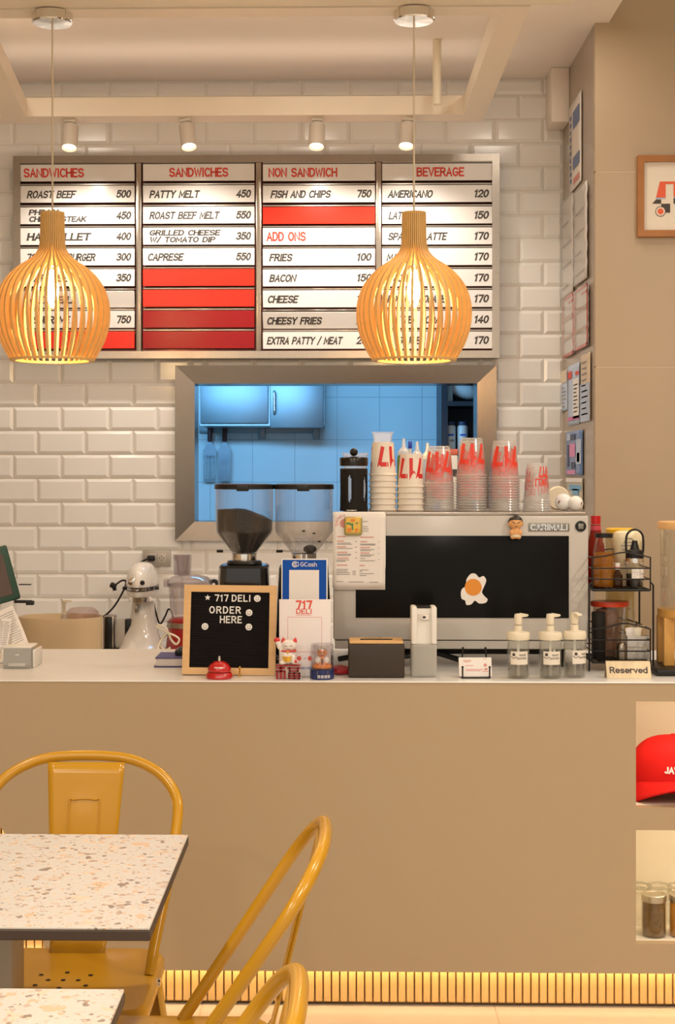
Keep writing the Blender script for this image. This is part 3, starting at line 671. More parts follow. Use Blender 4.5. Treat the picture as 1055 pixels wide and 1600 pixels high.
# ---------------------------------------------------------------- pendant lamps
YPD = 4.398; sP = YPD/FPX
def pendant(px, label):
    X = XP(px, YPD)
    t = thing('pendant_lamp', label, 'pendant lamp', (X, YPD, SOF), 0, 'slatted wood pendant lamps')
    MB().lathe([(0, 0), (0.061, 0), (0.061, -0.026), (0.057, -0.030), (0.0, -0.031)], 40).build('canopy', chrome, t)
    zs = lambda py: ZP(py, X, YPD)-SOF
    MB().tube([(0, 0, -0.03), (0, 0, zs(345))], 0.0028, 8).build('cord', mat('clear_cord', (0.62, 0.52, 0.38), 0.3), t)
    prof = [(19, 332), (19.3, 350), (19.8, 372), (21.5, 386), (27, 397), (38, 407), (55, 418), (70, 432), (82, 449), (89.5, 470), (91.5, 490), (90, 508), (85, 527), (77, 545), (66.5, 563)]
    pp = smooth_pts([(r*sP*0.985, zs(y), 0) for r, y in prof], 4)
    N = 38; mb = MB(); tn, dp = 0.0050, 0.013
    for k in range(N):
        a = 2*PI*k/N; ca, sa = math.cos(a), math.sin(a); rows = []
        for i, p in enumerate(pp):
            q0, q1 = pp[max(i-1, 0)], pp[min(i+1, len(pp)-1)]
            tv = (q1-q0).normalized(); nr = Vector((-tv.y, tv.x))
            if nr.x < 0: nr = -nr
            w = min(0.0037, 0.0017+0.0125*p.x)
            ring_ = []
            for sgn, e in ((-1, 0), (1, 0), (1, -1), (-1, -1)):
                r = p.x + nr.x*e*dp*min(1, 0.45+p.x/0.1); z = p.y + nr.y*e*dp*min(1, 0.45+p.x/0.1)
                ring_.append((r*ca - sgn*w*sa, r*sa + sgn*w*ca, z))
            rows.append(ring_)
        mb.grid(rows, closed_u=True, cap=True)
    mb.build('lath_shade', pend_wood, t, angle=30)
    rb, zb = pp[-1].x, pp[-1].y
    MB().lathe([(rb-0.016, zb-0.002), (rb+0.001, zb-0.002), (rb+0.002, zb+0.004), (rb-0.012, zb+0.006), (rb-0.016, zb-0.002)], 64).build('bottom_hoop', pend_wood, t)
    MB().lathe([(0.006, zs(333)), (0.034, zs(333)), (0.034, zs(335)), (0.006, zs(335)), (0.006, zs(333))], 40).build('top_cap', pend_wood, t)
    zt, zm, zl = zs(418), zs(462), zs(484)
    MB().lathe([(0, zs(385)), (0.017, zs(385)), (0.018, zt+0.004), (0.014, zt), (0, zt)], 24).build('lamp_socket', chrome, t)
    b = MB().lathe([(0.013, zt), (0.016, zt-0.012), (0.028, zt-0.045), (0.033, zm+0.012), (0.032, zm-0.008), (0.022, zl+0.008), (0.010, zl+0.001), (0.0, zl)], 28).build('bulb', clear('bulb_glass', (1.0, 0.97, 0.9), 0.05, 0.5, 0.05), t)
    f = MB(); nf = 8
    for k in range(nf):
        a, a2 = 2*PI*k/nf, 2*PI*(k+1)/nf
        f.tube([(0.006*math.cos(a), 0.006*math.sin(a), zt-0.012), (0.013*math.cos(a), 0.013*math.sin(a), zm+0.0), (0.009*math.cos(a2), 0.009*math.sin(a2), zl+0.030)], 0.0028, 6)
    f.build('filament', mat('glowing_filament', (1, .8, .4), 0.5, emit=(1.0, 0.66, 0.26), estr=60.0), b)
    point('pendant_bulb_light', (X, YPD, SOF+(zt+zl)/2), 7.5, (1.0, 0.70, 0.38), 0.026)
pendant(82, 'slatted wood pendant lamp cut by the left edge, over the left menu column')
pendant(647, 'slatted wood pendant lamp over the BEVERAGE column at the right')

# ================================================================ ON THE COUNTERS
TOP = CZ + 0.0004
def on(px, Y, z=TOP): return Vector((XP(px, Y), Y, z))
def H(py, Y, z=TOP, X=0.0): return ZP(py, X, Y) - z          # height above z of a pixel row at depth Y
ORD = ['topmost', 'second', 'third', 'fourth', 'fifth', 'sixth', 'seventh', 'eighth', 'ninth', 'tenth', 'eleventh', 'twelfth', 'thirteenth', 'fourteenth', 'fifteenth', 'sixteenth']

# ---- espresso machine, its back towards us
YM = 4.22; sM = YM/FPX
mx0, mx1 = XP(521, YM), XP(920, YM); mw = mx1-mx0
t = thing('espresso_machine', 'large white espresso machine with black glass back panel on the counter', 'espresso machine', ((mx0+mx1)/2, YM, TOP))
zt, zb, zs_ = H(803, YM), H(1000, YM), H(1017, YM)
MTOP = TOP + zt + 0.006
hw = mw/2
mb = MB(); mb.bounds(-hw, hw, 0.0, 0.42, zb, zt-0.004, 0.006); mb.build('body', white_en, t)
mb = MB(); mb.prism([(0.004, zb-0.002), (0.4, zb-0.002), (0.4, zs_-0.0), (0.05, zs_), (0.012, zs_+0.006)], -hw+0.004, hw-0.004, 'yz'); mb.build('lower_skirt', white_en, t, angle=25)
MB().bounds(-hw+0.03, hw-0.006, 0.004, 0.415, zt-0.004, zt+0.0055, 0.002).build('cup_tray', steel_h, t)
gx0, gx1 = XP(556, YM)-(mx0+mx1)/2, XP(889, YM)-(mx0+mx1)/2
MB().bounds(gx0, gx1, -0.003, 0.006, H(965, YM), H(837, YM), 0.001).build('glass_panel', black_g, t)
for sx in (-1, 1):
    for yy in (0.07, 0.36): MB().lathe([(0, 0), (0.022, 0), (0.022, 0.012), (0.014, 0.016), (0.014, zs_+0.03), (0, zs_+0.03)], 20, (sx*(hw-0.07), yy, 0)).build('foot', black_p, t)
MB().bounds(-hw+0.1, hw-0.1, 0.10, 0.36, 0.03, zs_+0.02, 0.004).build('drain_box', black_m, t)
nx0, nx1 = XP(826, YM)-(mx0+mx1)/2, XP(890, YM)-(mx0+mx1)/2; nz0, nz1 = H(830, YM), H(817, YM)
pl = MB().bounds(nx0, nx1, -0.003, 0.001, nz0, nz1, 0.0015).build('name_plate', mat('pewter_plate', (0.26, 0.25, 0.22), 0.4, 0.8), t)
mb = MB(); text(mb, 'CARIMALI', plane_map((0, -0.0036, 0)), (nz1-nz0)*0.6, (nx1-nx0)*0.88, 1.3, u0=(nx0+nx1)/2, v0=nz0+(nz1-nz0)*0.2, align='c'); mb.build('raised_letters', chrome, pl, flat=True)
bx = XP(907.5, YM)-(mx0+mx1)/2; bz = H(822, YM)
bd = MB().lathe([(0, 0), (0.0155, 0), (0.0155, 0.004), (0.012, 0.005), (0.0, 0.005)], 32, M=Matrix.Translation((bx, 0.001, bz)) @ Matrix.Rotation(PI/2, 4, 'X')).build('round_badge', black_p, t)
MB().bounds(bx-0.0075, bx+0.0075, -0.0062, -0.004, bz-0.0075, bz+0.0075, 0.0008).build('badge_square', mat('pewter_plate', (0.26, 0.25, 0.22), 0.4, 0.8), bd)

# menu sheet held by a magnet, sumo magnet, sticker
t = thing('menu_sheet', 'printed white menu sheet hanging on the left of the espresso machine', 'menu sheet', PX(561, 918, YM-0.008))
w_, h_ = 81*sM, 118*sM
rows = []
for j in range(13):
    v = j/12
    rows.append([((u/10-0.5)*w_ + (-0.0015 if j < 4 else 0)*(1-v), -0.001-0.004*math.sin(v*3)*(u/10)**2 - 0.003*(1-v)**3, v*h_ - 0.004*(1-u/10)*(0 if v < 0.02 else 0)) for u in range(11)])
mb = MB(); mb.grid(rows); sh = mb.build('sheet', paper, t)
md = sh.modifiers.new('thick', 'SOLIDIFY'); md.thickness = 0.0006
rows2 = [[(x+0.002, y+0.0035, z-0.006) for x, y, z in r] for r in rows]
mb = MB(); mb.grid(rows2); s2 = mb.build('under_sheet', paper, t); md = s2.modifiers.new('thick', 'SOLIDIFY'); md.thickness = 0.0006
def sheet_fm(u, v):                                         # u across from left, v up from the bottom, in metres
    a, b = u/w_, v/h_
    return Vector(((a-0.5)*w_, -0.0022-0.004*math.sin(b*3)*a*a-0.003*(1-b)**3, v))
r1, r2 = MB(), MB()
def px_line(mb, x0, x1, y, th=0.5):
    u0, u1, v = (x0-520.5)*sM, (x1-520.5)*sM, (918-y)*sM
    rect(mb, u0, u1, v-th*sM, v+th*sM, sheet_fm)
for y, x0, x1 in ((838.5, 527, 540), (845.5, 527, 538), (854.5, 527, 541), (863, 527, 543), (872, 527, 545), (883, 527, 543), (839.5, 563, 584), (846.5, 563, 574), (855.5, 563, 578), (864, 563, 577), (883.5, 562, 570)): px_line(r1, x0, x1, y, 0.7)
for y, x0, x1 in ((848.5, 527, 548), (850.5, 527, 550), (857, 527, 551), (866, 527, 549), (867.8, 527, 548), (875, 526, 546), (877, 526, 540), (889.5, 526, 544), (892, 526, 543), (894.6, 526, 546), (897.3, 526, 547), (908.5, 526, 537), (909, 545, 568), (909.5, 577, 591), (850, 563, 587), (851.5, 563, 586), (858.5, 563, 585), (860.5, 563, 580), (867, 563, 585), (869, 563, 580), (872.7, 563, 571), (876, 562, 586), (890.5, 562, 576), (893, 562, 566), (896, 562, 584), (899, 562, 573), (815, 567, 575), (823, 567, 575), (826.5, 567, 576), (830, 567, 576), (846, 555, 558), (855, 555, 558), (863, 555, 558), (872, 555, 558), (892.5, 551, 556), (895, 551, 556), (897.5, 551, 556), (847, 591, 593), (856, 591, 593), (865, 591, 593), (874, 591, 593)): px_line(r2, x0, x1, y, 0.45)
lc = ((538-520.5)*sM, (918-818)*sM)
disc(r1, lc, 7*sM, sheet_fm, 18)
for k in range(5):
    a = math.radians(190-25*k); px_, py_ = lc[0]+10.2*sM*math.cos(a), lc[1]+10.2*sM*math.sin(a)
    f = lambda u, v, a=a, p=px_, q=py_: sheet_fm(p+u*math.cos(a-PI/2)-v*math.sin(a-PI/2), q+u*math.sin(a-PI/2)+v*math.cos(a-PI/2))
    text(r1, 'SANDW'[k], f, 3.6*sM, 3.2*sM, 1.2, align='c')
r1.build('red_print', red_soft, t, flat=True); r2.build('small_print', grey_ink, t, flat=True)
mg = thing('fridge_magnet', 'small square yellow and green picture magnet pinning the menu sheet', 'magnet', PX(552, 837, YM-0.017))
MB().box((0, 0, 15*sM), (28*sM, 0.012, 29*sM), 0.006, 3).build('magnet_base', mat('olive_metal', (0.42, 0.36, 0.14), 0.4, 0.5), mg)
MB().box((0, -0.0055, 16*sM), (23*sM, 0.004, 23*sM), 0.004, 3).build('picture_face', mat('yellow_picture', (0.75, 0.47, 0.07), 0.4, var=0.3, vscale=140), mg)
mb = MB(); fm = plane_map((0, -0.0078, 16*sM))
for u, v, a, b in ((-7, 3, 7, 3), (-1.2, -2, 2.4, 11), (5.5, 3.5, 3.5, 2.5), (-3.5, 1, 3, 2)): rect(mb, (u-a/2)*sM, (u+a/2)*sM, (v-b/2)*sM, (v+b/2)*sM, fm)
mb.build('green_print', mat('leaf_green', (0.06, 0.24, 0.08), 0.5), mg, flat=True)
mb = MB(); rect(mb, -4*sM, 3*sM, 6*sM, 10*sM, fm); rect(mb, -9*sM, -3*sM, -10*sM, -4*sM, fm); rect(mb, 3*sM, 7*sM, -10*sM, -5*sM, fm)
mb.build('orange_print', mat('orange_print', (0.72, 0.22, 0.03), 0.5), mg, flat=True)

skin = mat('figurine_skin', (0.72, 0.36, 0.13), 0.45)
def blob(balls, name, m, parent, vox=0.0011, label=None):
    mb = MB()
    for b in balls: mb.ball(*b)
    o = mb.build(name, m, parent, label)
    r = o.modifiers.new('merge', 'REMESH'); r.mode = 'VOXEL'; r.voxel_size = vox; r.use_smooth_shade = True
    s = o.modifiers.new('soft', 'SMOOTH'); s.iterations = 4; s.factor = 0.5
    return o
t = thing('sumo_magnet', 'small sumo wrestler figurine magnet with black topknot on the white machine', 'magnet', PX(806, 842, YM-0.012)); k = sM
blob([((0, 0, 24*k), 10.5*k, 8*k, 9.5*k), ((0, 0, 9*k), 8*k, 7*k, 9*k), ((-6*k, -3*k, 10*k), 4*k, 4*k, 5*k), ((6*k, -3*k, 10*k), 4*k, 4*k, 5*k), ((-4.5*k, -1*k, 2.5*k), 4*k, 4*k, 3*k), ((4.5*k, -1*k, 2.5*k), 4*k, 4*k, 3*k), ((-10*k, 0, 23*k), 2*k, 2*k, 2.6*k), ((10*k, 0, 23*k), 2*k, 2*k, 2.6*k)], 'figure', skin, t)
blob([((0, 1.5*k, 30*k), 10.5*k, 8*k, 5.5*k), ((1*k, 0, 34.5*k), 4*k, 4*k, 3*k), ((9.3*k, 1.5*k, 26*k), 2*k, 3*k, 4*k), ((-9.3*k, 1.5*k, 27*k), 2*k, 3*k, 4*k)], 'hair', mat('black_hair', (0.02, 0.018, 0.017), 0.4), t)
mb = MB(); fm = plane_map((0, -8.4*k, 0))
ribbon(mb, [(-6*k, 27*k), (-2*k, 24.5*k)], 1.1*k, fm); ribbon(mb, [(6*k, 27*k), (2*k, 24.5*k)], 1.1*k, fm); ribbon(mb, [(-2*k, 19.5*k), (2*k, 19.5*k)], 0.9*k, fm)
mb.build('face_lines', ink, t, flat=True)
mb = MB(); mb.lathe([(8.3*k, 3*k), (8.5*k, 5*k), (8.3*k, 7*k)], 24, sy=0.9); mb.build('loincloth', mat('pale_cloth', (0.75, 0.62, 0.42), 0.6), t)

t = thing('sticker', 'white die cut sticker with an orange disc on the black glass panel', 'sticker', PX(739, 922, YM-0.0042))
mb = MB(); out = [(-0.034+0, -0.008), (-0.030, 0.004), (-0.020, 0.012), (-0.018, 0.03), (-0.006, 0.046), (0.008, 0.046), (0.018, 0.036), (0.030, 0.040), (0.038, 0.028), (0.032, 0.010), (0.026, -0.006), (0.034, -0.018), (0.042, -0.026), (0.036, -0.036), (0.018, -0.038), (0.006, -0.030), (-0.004, -0.040), (-0.018, -0.042), (-0.022, -0.030), (-0.032, -0.024)]
op = [(p.x, p.y) for p in smooth_pts([(a, b, 0) for a, b in out], 4, True)]
mb.prism(op, -0.0004, 0.0004, 'xz'); mb.build('backing', paper, t, flat=True)
mb = MB(); disc(mb, (0.001, 0.008), 0.024, plane_map((0, -0.0008, 0)), 28); mb.build('orange_disc', mat('orange_print2', (0.75, 0.27, 0.02), 0.4), t, flat=True)

# ---- cups on the machine
def zM(py, Y): return ZP(py, 0.3, Y)-MTOP
YC = 4.36; sC = YC/FPX
card = mat('white_card_cup', (0.84, 0.76, 0.66), 0.55)
def upside(fr, n=48):                                        # map print onto an inverted cone wall
    return fr
def make_paper_cup(label):
    global CURVED
    CURVED = True
    t = thing('paper_cup', label, 'paper cup', (0, 0, 0), 0, 'upside down paper cups')
    h, rb, rt = 0.098, 0.0315, 0.0405
    MB().lathe([(rb-0.003, h-0.004), (rb-0.003, h), (rb, h), (rt-0.002, 0.006), (rt, 0.0055), (rt+0.0014, 0.003), (rt, 0.0004), (rt-0.003, 0.001), (rb-0.004, h-0.005), (0, h-0.006)], 40).build('cup_body', card, t)
    mb = MB()
    for a0 in (0.0, PI):
        def fm(u, v):                                        # upside down: u runs the other way, v down
            z = h*0.60 - v; r = rb + (rt-0.002-rb)*(h-z)/(h-0.006) + 0.0003; a = -PI/2 + a0 - u/r
            return Vector((r*math.cos(a), r*math.sin(a), z))
        text(mb, '717', fm, 0.046, 0.080, 1.75, u0=0, v0=-0.020, align='c', gap=2.0)
    CURVED = False
    mb.build('printed_number', mat('cup_red', (0.70, 0.03, 0.025), 0.5), t, flat=True)
    return t
pc = make_paper_cup('x'); used = False
def stack_cups(first, px, n, dz, labels, group, Y=YC, scale=1.0, rots=None):
    for k in range(n):
        z = MTOP + (n-1-k)*dz; c = Vector((XP(px, Y), Y, z)); rz = rots[k] if rots else random.uniform(0, 2*PI)
        if k == 0 and first is not None and not first.get('placed'):
            first.location = c; first.rotation_euler = (0, 0, rz); first['label'] = labels(k); first['group'] = group; first['placed'] = 1
        else:
            o = dup(first, c, rz, labels(k), group); o['placed'] = 1
stack_cups(pc, 598.5, 7, 0.0172, lambda k: (ORD[k]+' white paper cup from the top of the taller paper stack') if k else 'topmost paper cup with red number in the taller paper stack', 'cups in the taller paper stack', rots=[0.78, .3, 1.2, 2.2, 0.2, 0.9, 0.4])
stack_cups(pc, 642, 5, 0.0172, lambda k: (ORD[k]+' white paper cup from the top of the shorter paper stack') if k else 'topmost paper cup with red number in the shorter paper stack', 'cups in the shorter paper stack', rots=[0.05, 1.3, 1.2, 2.2, 0.2])
def make_clear_cup(h, rb, rt, small=False):
    global CURVED
    CURVED = True
    t = thing('plastic_cup', 'x', 'plastic cup', (0, 0, 0), 0, 'g')
    MB().lathe([(0, h-0.006), (rb-0.006, h-0.005), (rb-0.002, h-0.002), (rb, h-0.006), (rb+(rt-rb)*0.2, h*0.8), (rb+(rt-rb)*0.25, h*0.79), (rt-0.0022, 0.012), (rt-0.0018, 0.006), (rt-0.001, 0.0045)], 36).build('cup_body', cup_clear, t)
    MB().lathe([(rt-0.001, 0.0045), (rt+0.0008, 0.0045), (rt+0.0016, 0.0025), (rt+0.0006, 0.0), (rt-0.001, 0.001)], 36).build('rim', clear('cup_rim_plastic', (0.98, 0.98, 0.97), 0.05, 0.6, 0.1, milk=0.45, milkc=(0.9, 0.88, 0.86)), t)
    mb = MB()
    for a0 in (0.0, PI):
        def fm(u, v):
            z = h*0.60 - v; r = rb+(rt-rb)*0.25 + (rt-0.0022-rb-(rt-rb)*0.25)*(h*0.79-z)/(h*0.79-0.012) + 0.0003; a = -PI/2 + a0 - u/r
            return Vector((r*math.cos(a), r*math.sin(a), z))
        if small:
            text(mb, '717', fm, 0.026, 0.03, 1.5, u0=-0.01, v0=-0.03, align='c'); text(mb, 'DELI', fm, 0.016, 0.034, 1.3, u0=0, v0=0.004, align='c')
        else: text(mb, '717', fm, 0.046, 0.082, 1.75, u0=0, v0=-0.020, align='c', gap=2.0)
    CURVED = False
    mb.build('printed_number', mat('cup_orange_red', (0.80, 0.055, 0.03), 0.5), t, flat=True)
    return t
cc = make_clear_cup(0.113, 0.0325, 0.0445)
def lab(stackname):
    return lambda k: (ORD[k]+' clear plastic cup from the top in the '+stackname) if k else 'topmost clear plastic cup of the '+stackname
stack_cups(cc, 686, 11, 0.0079, lab('stack next to the paper cups'), 'cups in the clear stack next to the paper cups', Y=4.36)
stack_cups(cc, 736.5, 14, 0.0079, lab('tallest clear stack'), 'cups in the tallest clear stack', Y=4.36, rots=[PI*1.02]+[random.uniform(0, 6) for _ in range(13)])
stack_cups(cc, 788, 13, 0.0079, lab('stack right of the tallest'), 'cups in the clear stack right of the tallest', Y=4.36, rots=[0.12]+[random.uniform(0, 6) for _ in range(12)])
c4 = make_clear_cup(0.113, 0.029, 0.040, True)
stack_cups(c4, 839, 5, 0.0072, lab('short stack beside the white balls'), 'cups in the short clear stack', Y=4.34)
for o in list(SC.objects):
    if 'placed' in o: del o['placed']

# tubs
def tub(px, py, Y, zb, w, h, label, d=0.05):
    t = thing('plastic_tub', label, 'tub', (XP(px, Y), Y, zb))
    prof = lambda k, z: [(k*w*sx/2*min(1, 1), k*d*sy/2, z) for sx, sy in ((-1, -.7), (-.85, -1), (.85, -1), (1, -.7), (1, .7), (.85, 1), (-.85, 1), (-1, .7))]
    mb = MB(); mb.grid([prof(0.80, 0.0005), prof(0.92, h-0.006), prof(1.0, h-0.005), prof(1.0, h), prof(0.93, h)], closed_u=True); mb.poly(prof(0.80, 0.0005))
    mb.build('tub_body', tubm, t, angle=50)
    return t
zA = MTOP + 6*0.0172 + 0.098
tub(598, 690, YC, zA+0.0005, 0.062, 0.030, 'small translucent tub standing on the taller paper cup stack')
z0 = MTOP
for k, l in enumerate(('lowest translucent food tub of the pile behind the French press', 'middle translucent food tub of the pile behind the French press', 'translucent food tub on top of the pile behind the French press')):
    tub(555, 715, 4.52, MTOP+k*0.0575+0.0005, 0.080, 0.057, l, 0.08)

# French press
t = thing('french_press', 'black French press with round plunger knob on the espresso machine', 'French press', (XP(553, 4.33), 4.33, MTOP+0.0003)); k = 4.33/FPX
hgt = 797-716
r = 21.5*k
MB().lathe([(0, 0.004), (r-0.003, 0.004), (r-0.003, hgt*k), (r-0.004, hgt*k)], 36).build('beaker', glass, t)
n = 72; rows = []
mb = MB()                                                   # casing with oval windows left open
Hc = 66*k; M1, M2 = 72, 26
V = {}
for j in range(M2+1):
    for i in range(M1):
        a = 2*PI*i/M1; V[i, j] = mb.bm.verts.new((r*math.cos(a), r*math.sin(a), Hc*j/M2))
for j in range(M2):
    for i in range(M1):
        a = (i+0.5)/M1*360; z = (j+0.5)/M2
        d = ((a-255+180) % 72)-36
        if (d/12.5)**2+((z-0.52)/0.34)**2 < 1: continue
        mb.bm.faces.new([V[i, j], V[(i+1) % M1, j], V[(i+1) % M1, j+1], V[i, j+1]])
o = mb.build('casing', black_m, t); md = o.modifiers.new('thick', 'SOLIDIFY'); md.thickness = 0.002
MB().lathe([(0, 0), (r, 0), (r+0.001, 0.004), (r, 0.012), (0, 0.012)], 36).build('base', black_m, t)
MB().lathe([(r+0.001, 70*k), (r+0.0015, 81*k), (r, 83*k), (r*0.7, 84*k), (0, 85*k)], 36).build('lid', mat('press_lid', (0.03, 0.026, 0.022), 0.2, 0.6), t)
MB().tube([(0, 0, 84*k), (0, 0, 90*k)], 0.003, 8).build('plunger_rod', chrome, t)
MB().ball((0, 0, 91.5*k), 6.3*k).build('knob', black_p, t)
MB().tube(smooth_pts([(0.01, r, 0.012), (0.02, r+0.03, 0.02), (0.025, r+0.032, 0.09), (0.01, r, 0.12)], 5), 0.006, 8).build('handle', black_p, t)
MB().bounds(-0.022, 0.008, -r-0.012, -r-0.001, 0.001, 0.004, 0.001).build('base_clip', chrome, t)

# squeeze bottles behind the cups
def squeeze(px, ptop, Y, m, label, tipm):
    kk = Y/FPX; t = thing('squeeze_bottle', label, 'squeeze bottle', (XP(px, Y), Y, MTOP+0.0003), 0, 'squeeze bottles behind the cups')
    h = zM(ptop, Y)
    MB().lathe([(0, 0), (0.019, 0), (0.020, 0.004), (0.0205, h-0.07), (0.019, h-0.058), (0.017, h-0.052), (0, h-0.052)], 24).build('bottle_body', m, t)
    MB().lathe([(0.0185, h-0.052), (0.0185, h-0.042), (0.014, h-0.036), (0.006, h-0.026), (0.0035, h), (0, h)], 20).build('nozzle_cap', tipm, t)
green_sauce = clear('green_sauce', (0.45, 0.62, 0.22), 0.06, 0.4, 0.2, milk=0.7, milkc=(0.30, 0.42, 0.12))
pale_b = clear('pale_squeeze', (0.85, 0.92, 1.0), 0.06, 0.4, 0.2, milk=0.5)
squeeze(631, 685, 4.54, green_sauce, 'squeeze bottle of green sauce behind the shorter paper stack', pale_b)
squeeze(652, 690, 4.56, pale_b, 'pale squeeze bottle directly right of the green sauce bottle', pale_b)
squeeze(668, 692, 4.60, pale_b, 'pale squeeze bottle hidden most by the first clear cup stack', white_pl)
t = thing('blue_clip', 'small bright blue clip hanging at the green squeeze bottle', 'clip', (XP(641, 4.50), 4.50, MTOP+0.0003))
mb = MB(); mb.tube([(0, 0, 0), (0, 0, 0.185)], 0.004, 8); mb.build('stem', white_pl, t)
MB().box((0, 0, 0.196), (0.012, 0.012, 0.024), 0.004, 2).build('blue_clip', mat('bright_blue', (0.01, 0.05, 0.5), 0.4), t)

# white balls and a white lid
for px, py, rr, l, Y in ((881, 784, 13.5, 'larger white ball with a small brown mark beside the short cup stack', 4.35), (899.5, 785, 11.8, 'smaller white ball at the right end of the machine top', 4.33)):
    kk = Y/FPX; t = thing('white_ball', l, 'ball', (XP(px, Y), Y, MTOP+0.0002)); R_ = rr*kk
    MB().ball((0, 0, R_), R_, n=32, m=20).build('ball', mat('gloss_white', (0.84, 0.82, 0.80), 0.25, bump=0.12, bscale=420), t)
    mb = MB(); sg = -1 if px < 890 else 1
    for du, dv, q in ((0, 0, 1.6), (1.5, 1.6, 1.2), (-0.8, -1.8, 1.1)):
        a = math.radians(-90+sg*42); 
        def fm(u, v, a=a): 
            aa = a+u/R_; b = v/R_; e = R_*1.006
            return Vector((e*math.cos(aa)*math.cos(b), e*math.sin(aa)*math.cos(b), R_+e*math.sin(b)))
        disc(mb, (du*kk, dv*kk), q*kk, fm, 10)
    mb.build('printed_mark', mat('brown_mark', (0.30, 0.13, 0.06), 0.6), t, flat=True)
t = thing('plastic_lid', 'rounded white plastic lid standing on edge behind the white balls', 'bowl', (XP(872, 4.46), 4.46, MTOP))
MB().lathe([(0, -0.012), (17*sC, -0.012), (19*sC, 0), (17*sC, 0.012), (0, 0.012)], 32, M=Matrix.Translation((0, 0, 19*sC)) @ Matrix.Rotation(PI/2, 4, 'X')).build('lid_disc', cream_pl, t)  # flat round lid, not a hollow vessel

# ---- two coffee grinders
bean_m = mat('coffee_beans', (0.02, 0.011, 0.006), 0.5, spec=0.2, bump=1.0, bscale=240, var=0.6, vscale=200)
def grinder(px, label, full):
    Y = 4.36; k = Y/FPX
    t = thing('coffee_grinder', label, 'coffee grinder', on(px, Y), 0, 'coffee grinders')
    h = lambda py: ZP(py, 0, Y)-TOP
    r = 45.5*k
    MB().lathe([(r, h(762)), (r, h(828)), (r*0.97, h(832)), (20*k, h(863)), (20*k, h(866)), (19*k, h(866)), (19.2*k, h(863.5)), (r*0.96, h(833)), (r-0.002, h(828)), (r-0.002, h(762)), (r, h(762))], 48).build('hopper', hopper_m, t)
    l = MB().lathe([(0, h(756)), (r*0.9, h(756)), (r+0.002, h(757)), (r+0.003, h(764)), (r-0.003, h(764.5)), (r-0.004, h(759)), (0, h(759))], 48).build('hopper_lid', black_p, t)
    MB().bounds(-0.018, 0.018, -r-0.006, -r+0.012, h(767), h(757.5), 0.003).build('lid_tab', black_p, l)
    if full:
        mb = MB(); rows = [[(0.0001*math.cos(a), 0.0001*math.sin(a), h(863)) for a in [2*PI*i/40 for i in range(40)]]]
        for rr, py in ((18*k, 863), (r-0.006, 832), (r-0.005, 828)): rows.append([(rr*math.cos(2*PI*i/40), rr*math.sin(2*PI*i/40), h(py)) for i in range(40)])
        for f in (1.0, 0.75, 0.5, 0.25, 0.002):
            rw = []
            for i in range(40):
                a = 2*PI*i/40; x = (r-0.005)*f*math.cos(a); y = (r-0.005)*f*math.sin(a)
                z = h(796) + (-0.030*max(0, (x/r+0.05))**1.1*1.1 if x > -0.05*r else 0) + random.uniform(-0.0015, 0.0015)
                rw.append((x, y, z))
            rows.append(rw)
        mb.grid(rows, closed_u=True); b = mb.build('coffee_beans', bean_m, t); b['kind'] = 'stuff'
    else:
        mb = MB()
        for x, y, py in ((0.0, -0.03, 829), (0.03, -0.02, 833), (0.045, -0.005, 846)): mb.ball((x, y, h(py)), 0.005, 0.004, 0.003, 10, 6)
        mb.ball((0.018, 0, h(858)), 0.02, 0.02, 0.013, 14, 8)
        b = mb.build('loose_beans', bean_m, t); b['kind'] = 'stuff'
        MB().bounds(-0.026, 0.028, -0.022, 0.022, h(862), h(842), 0.002).build('inner_guard', clear('guard', (0.92, 0.92, 0.92), 0.05, 0.5), t)
    MB().lathe([(0, h(876)), (19*k, h(876)), (19.5*k, h(872)), (19.5*k, h(865)), (16*k, h(864.5))], 36).build('collar', chrome, t)
    MB().lathe([(0, h(884)), (26*k, h(884)), (28*k, h(880)), (26*k, h(876)), (0, h(875.5))], 40).build('adjusting_ring', mat('dark_metal', (0.06, 0.06, 0.06), 0.3, 0.9), t)
    MB().tube([(-19*k, -0.005, h(861.5)), (-33*k, -0.01, h(861))], 0.0016, 6).build('shutter_lever', chrome, t)
    MB().tube([(-33*k, -0.01, h(861)), (-43*k, -0.012, h(861))], 0.0042, 8).build('lever_grip', black_p, t)
    def rect_ring(w, d, z, y0=0.0): 
        return [(x*w, y0+y*d, z) for x, y in ((-1, -.6), (-.9, -.9), (-.6, -1), (.6, -1), (.9, -.9), (1, -.6), (1, .6), (.9, .9), (.6, 1), (-.6, 1), (-.9, .9), (-1, .6))]
    mb = MB(); mb.grid([rect_ring(38*k, 0.075, h(886)), rect_ring(36.5*k, 0.072, h(882.5)), rect_ring(34*k, 0.065, h(882.2))], closed_u=True)
    mb.build('body_top', black_p, t)
    mb = MB(); mb.grid([rect_ring(46*k, 0.10, 0.0), rect_ring(46*k, 0.10, 0.02), rect_ring(43*k, 0.085, 0.025), rect_ring(41*k, 0.08, h(940)), rect_ring(38*k, 0.075, h(886))], closed_u=True); mb.poly(rect_ring(34*k, 0.065, h(882)))
    mb.build('body', mat('gloss_black', (0.008, 0.007, 0.007), 0.12, coat=0.5), t, angle=30)
    MB().lathe([(8*k, 0.0), (10*k, -0.003), (10.5*k, 0.0)], 28, M=Matrix.Translation((4*k, -0.0785, h(921))) @ Matrix.Rotation(PI/2, 4, 'X')).build('badge_ring', chrome, t)
    MB().tube([(0.03, -0.06, h(990)), (0.0, -0.12, h(992)), (-0.03, -0.06, h(990))], 0.004, 8).build('fork', chrome, t)
grinder(382, 'black coffee grinder with a hopper of dark beans behind the letter board', True)
grinder(475, 'black coffee grinder with an almost empty hopper behind the blue sign', False)

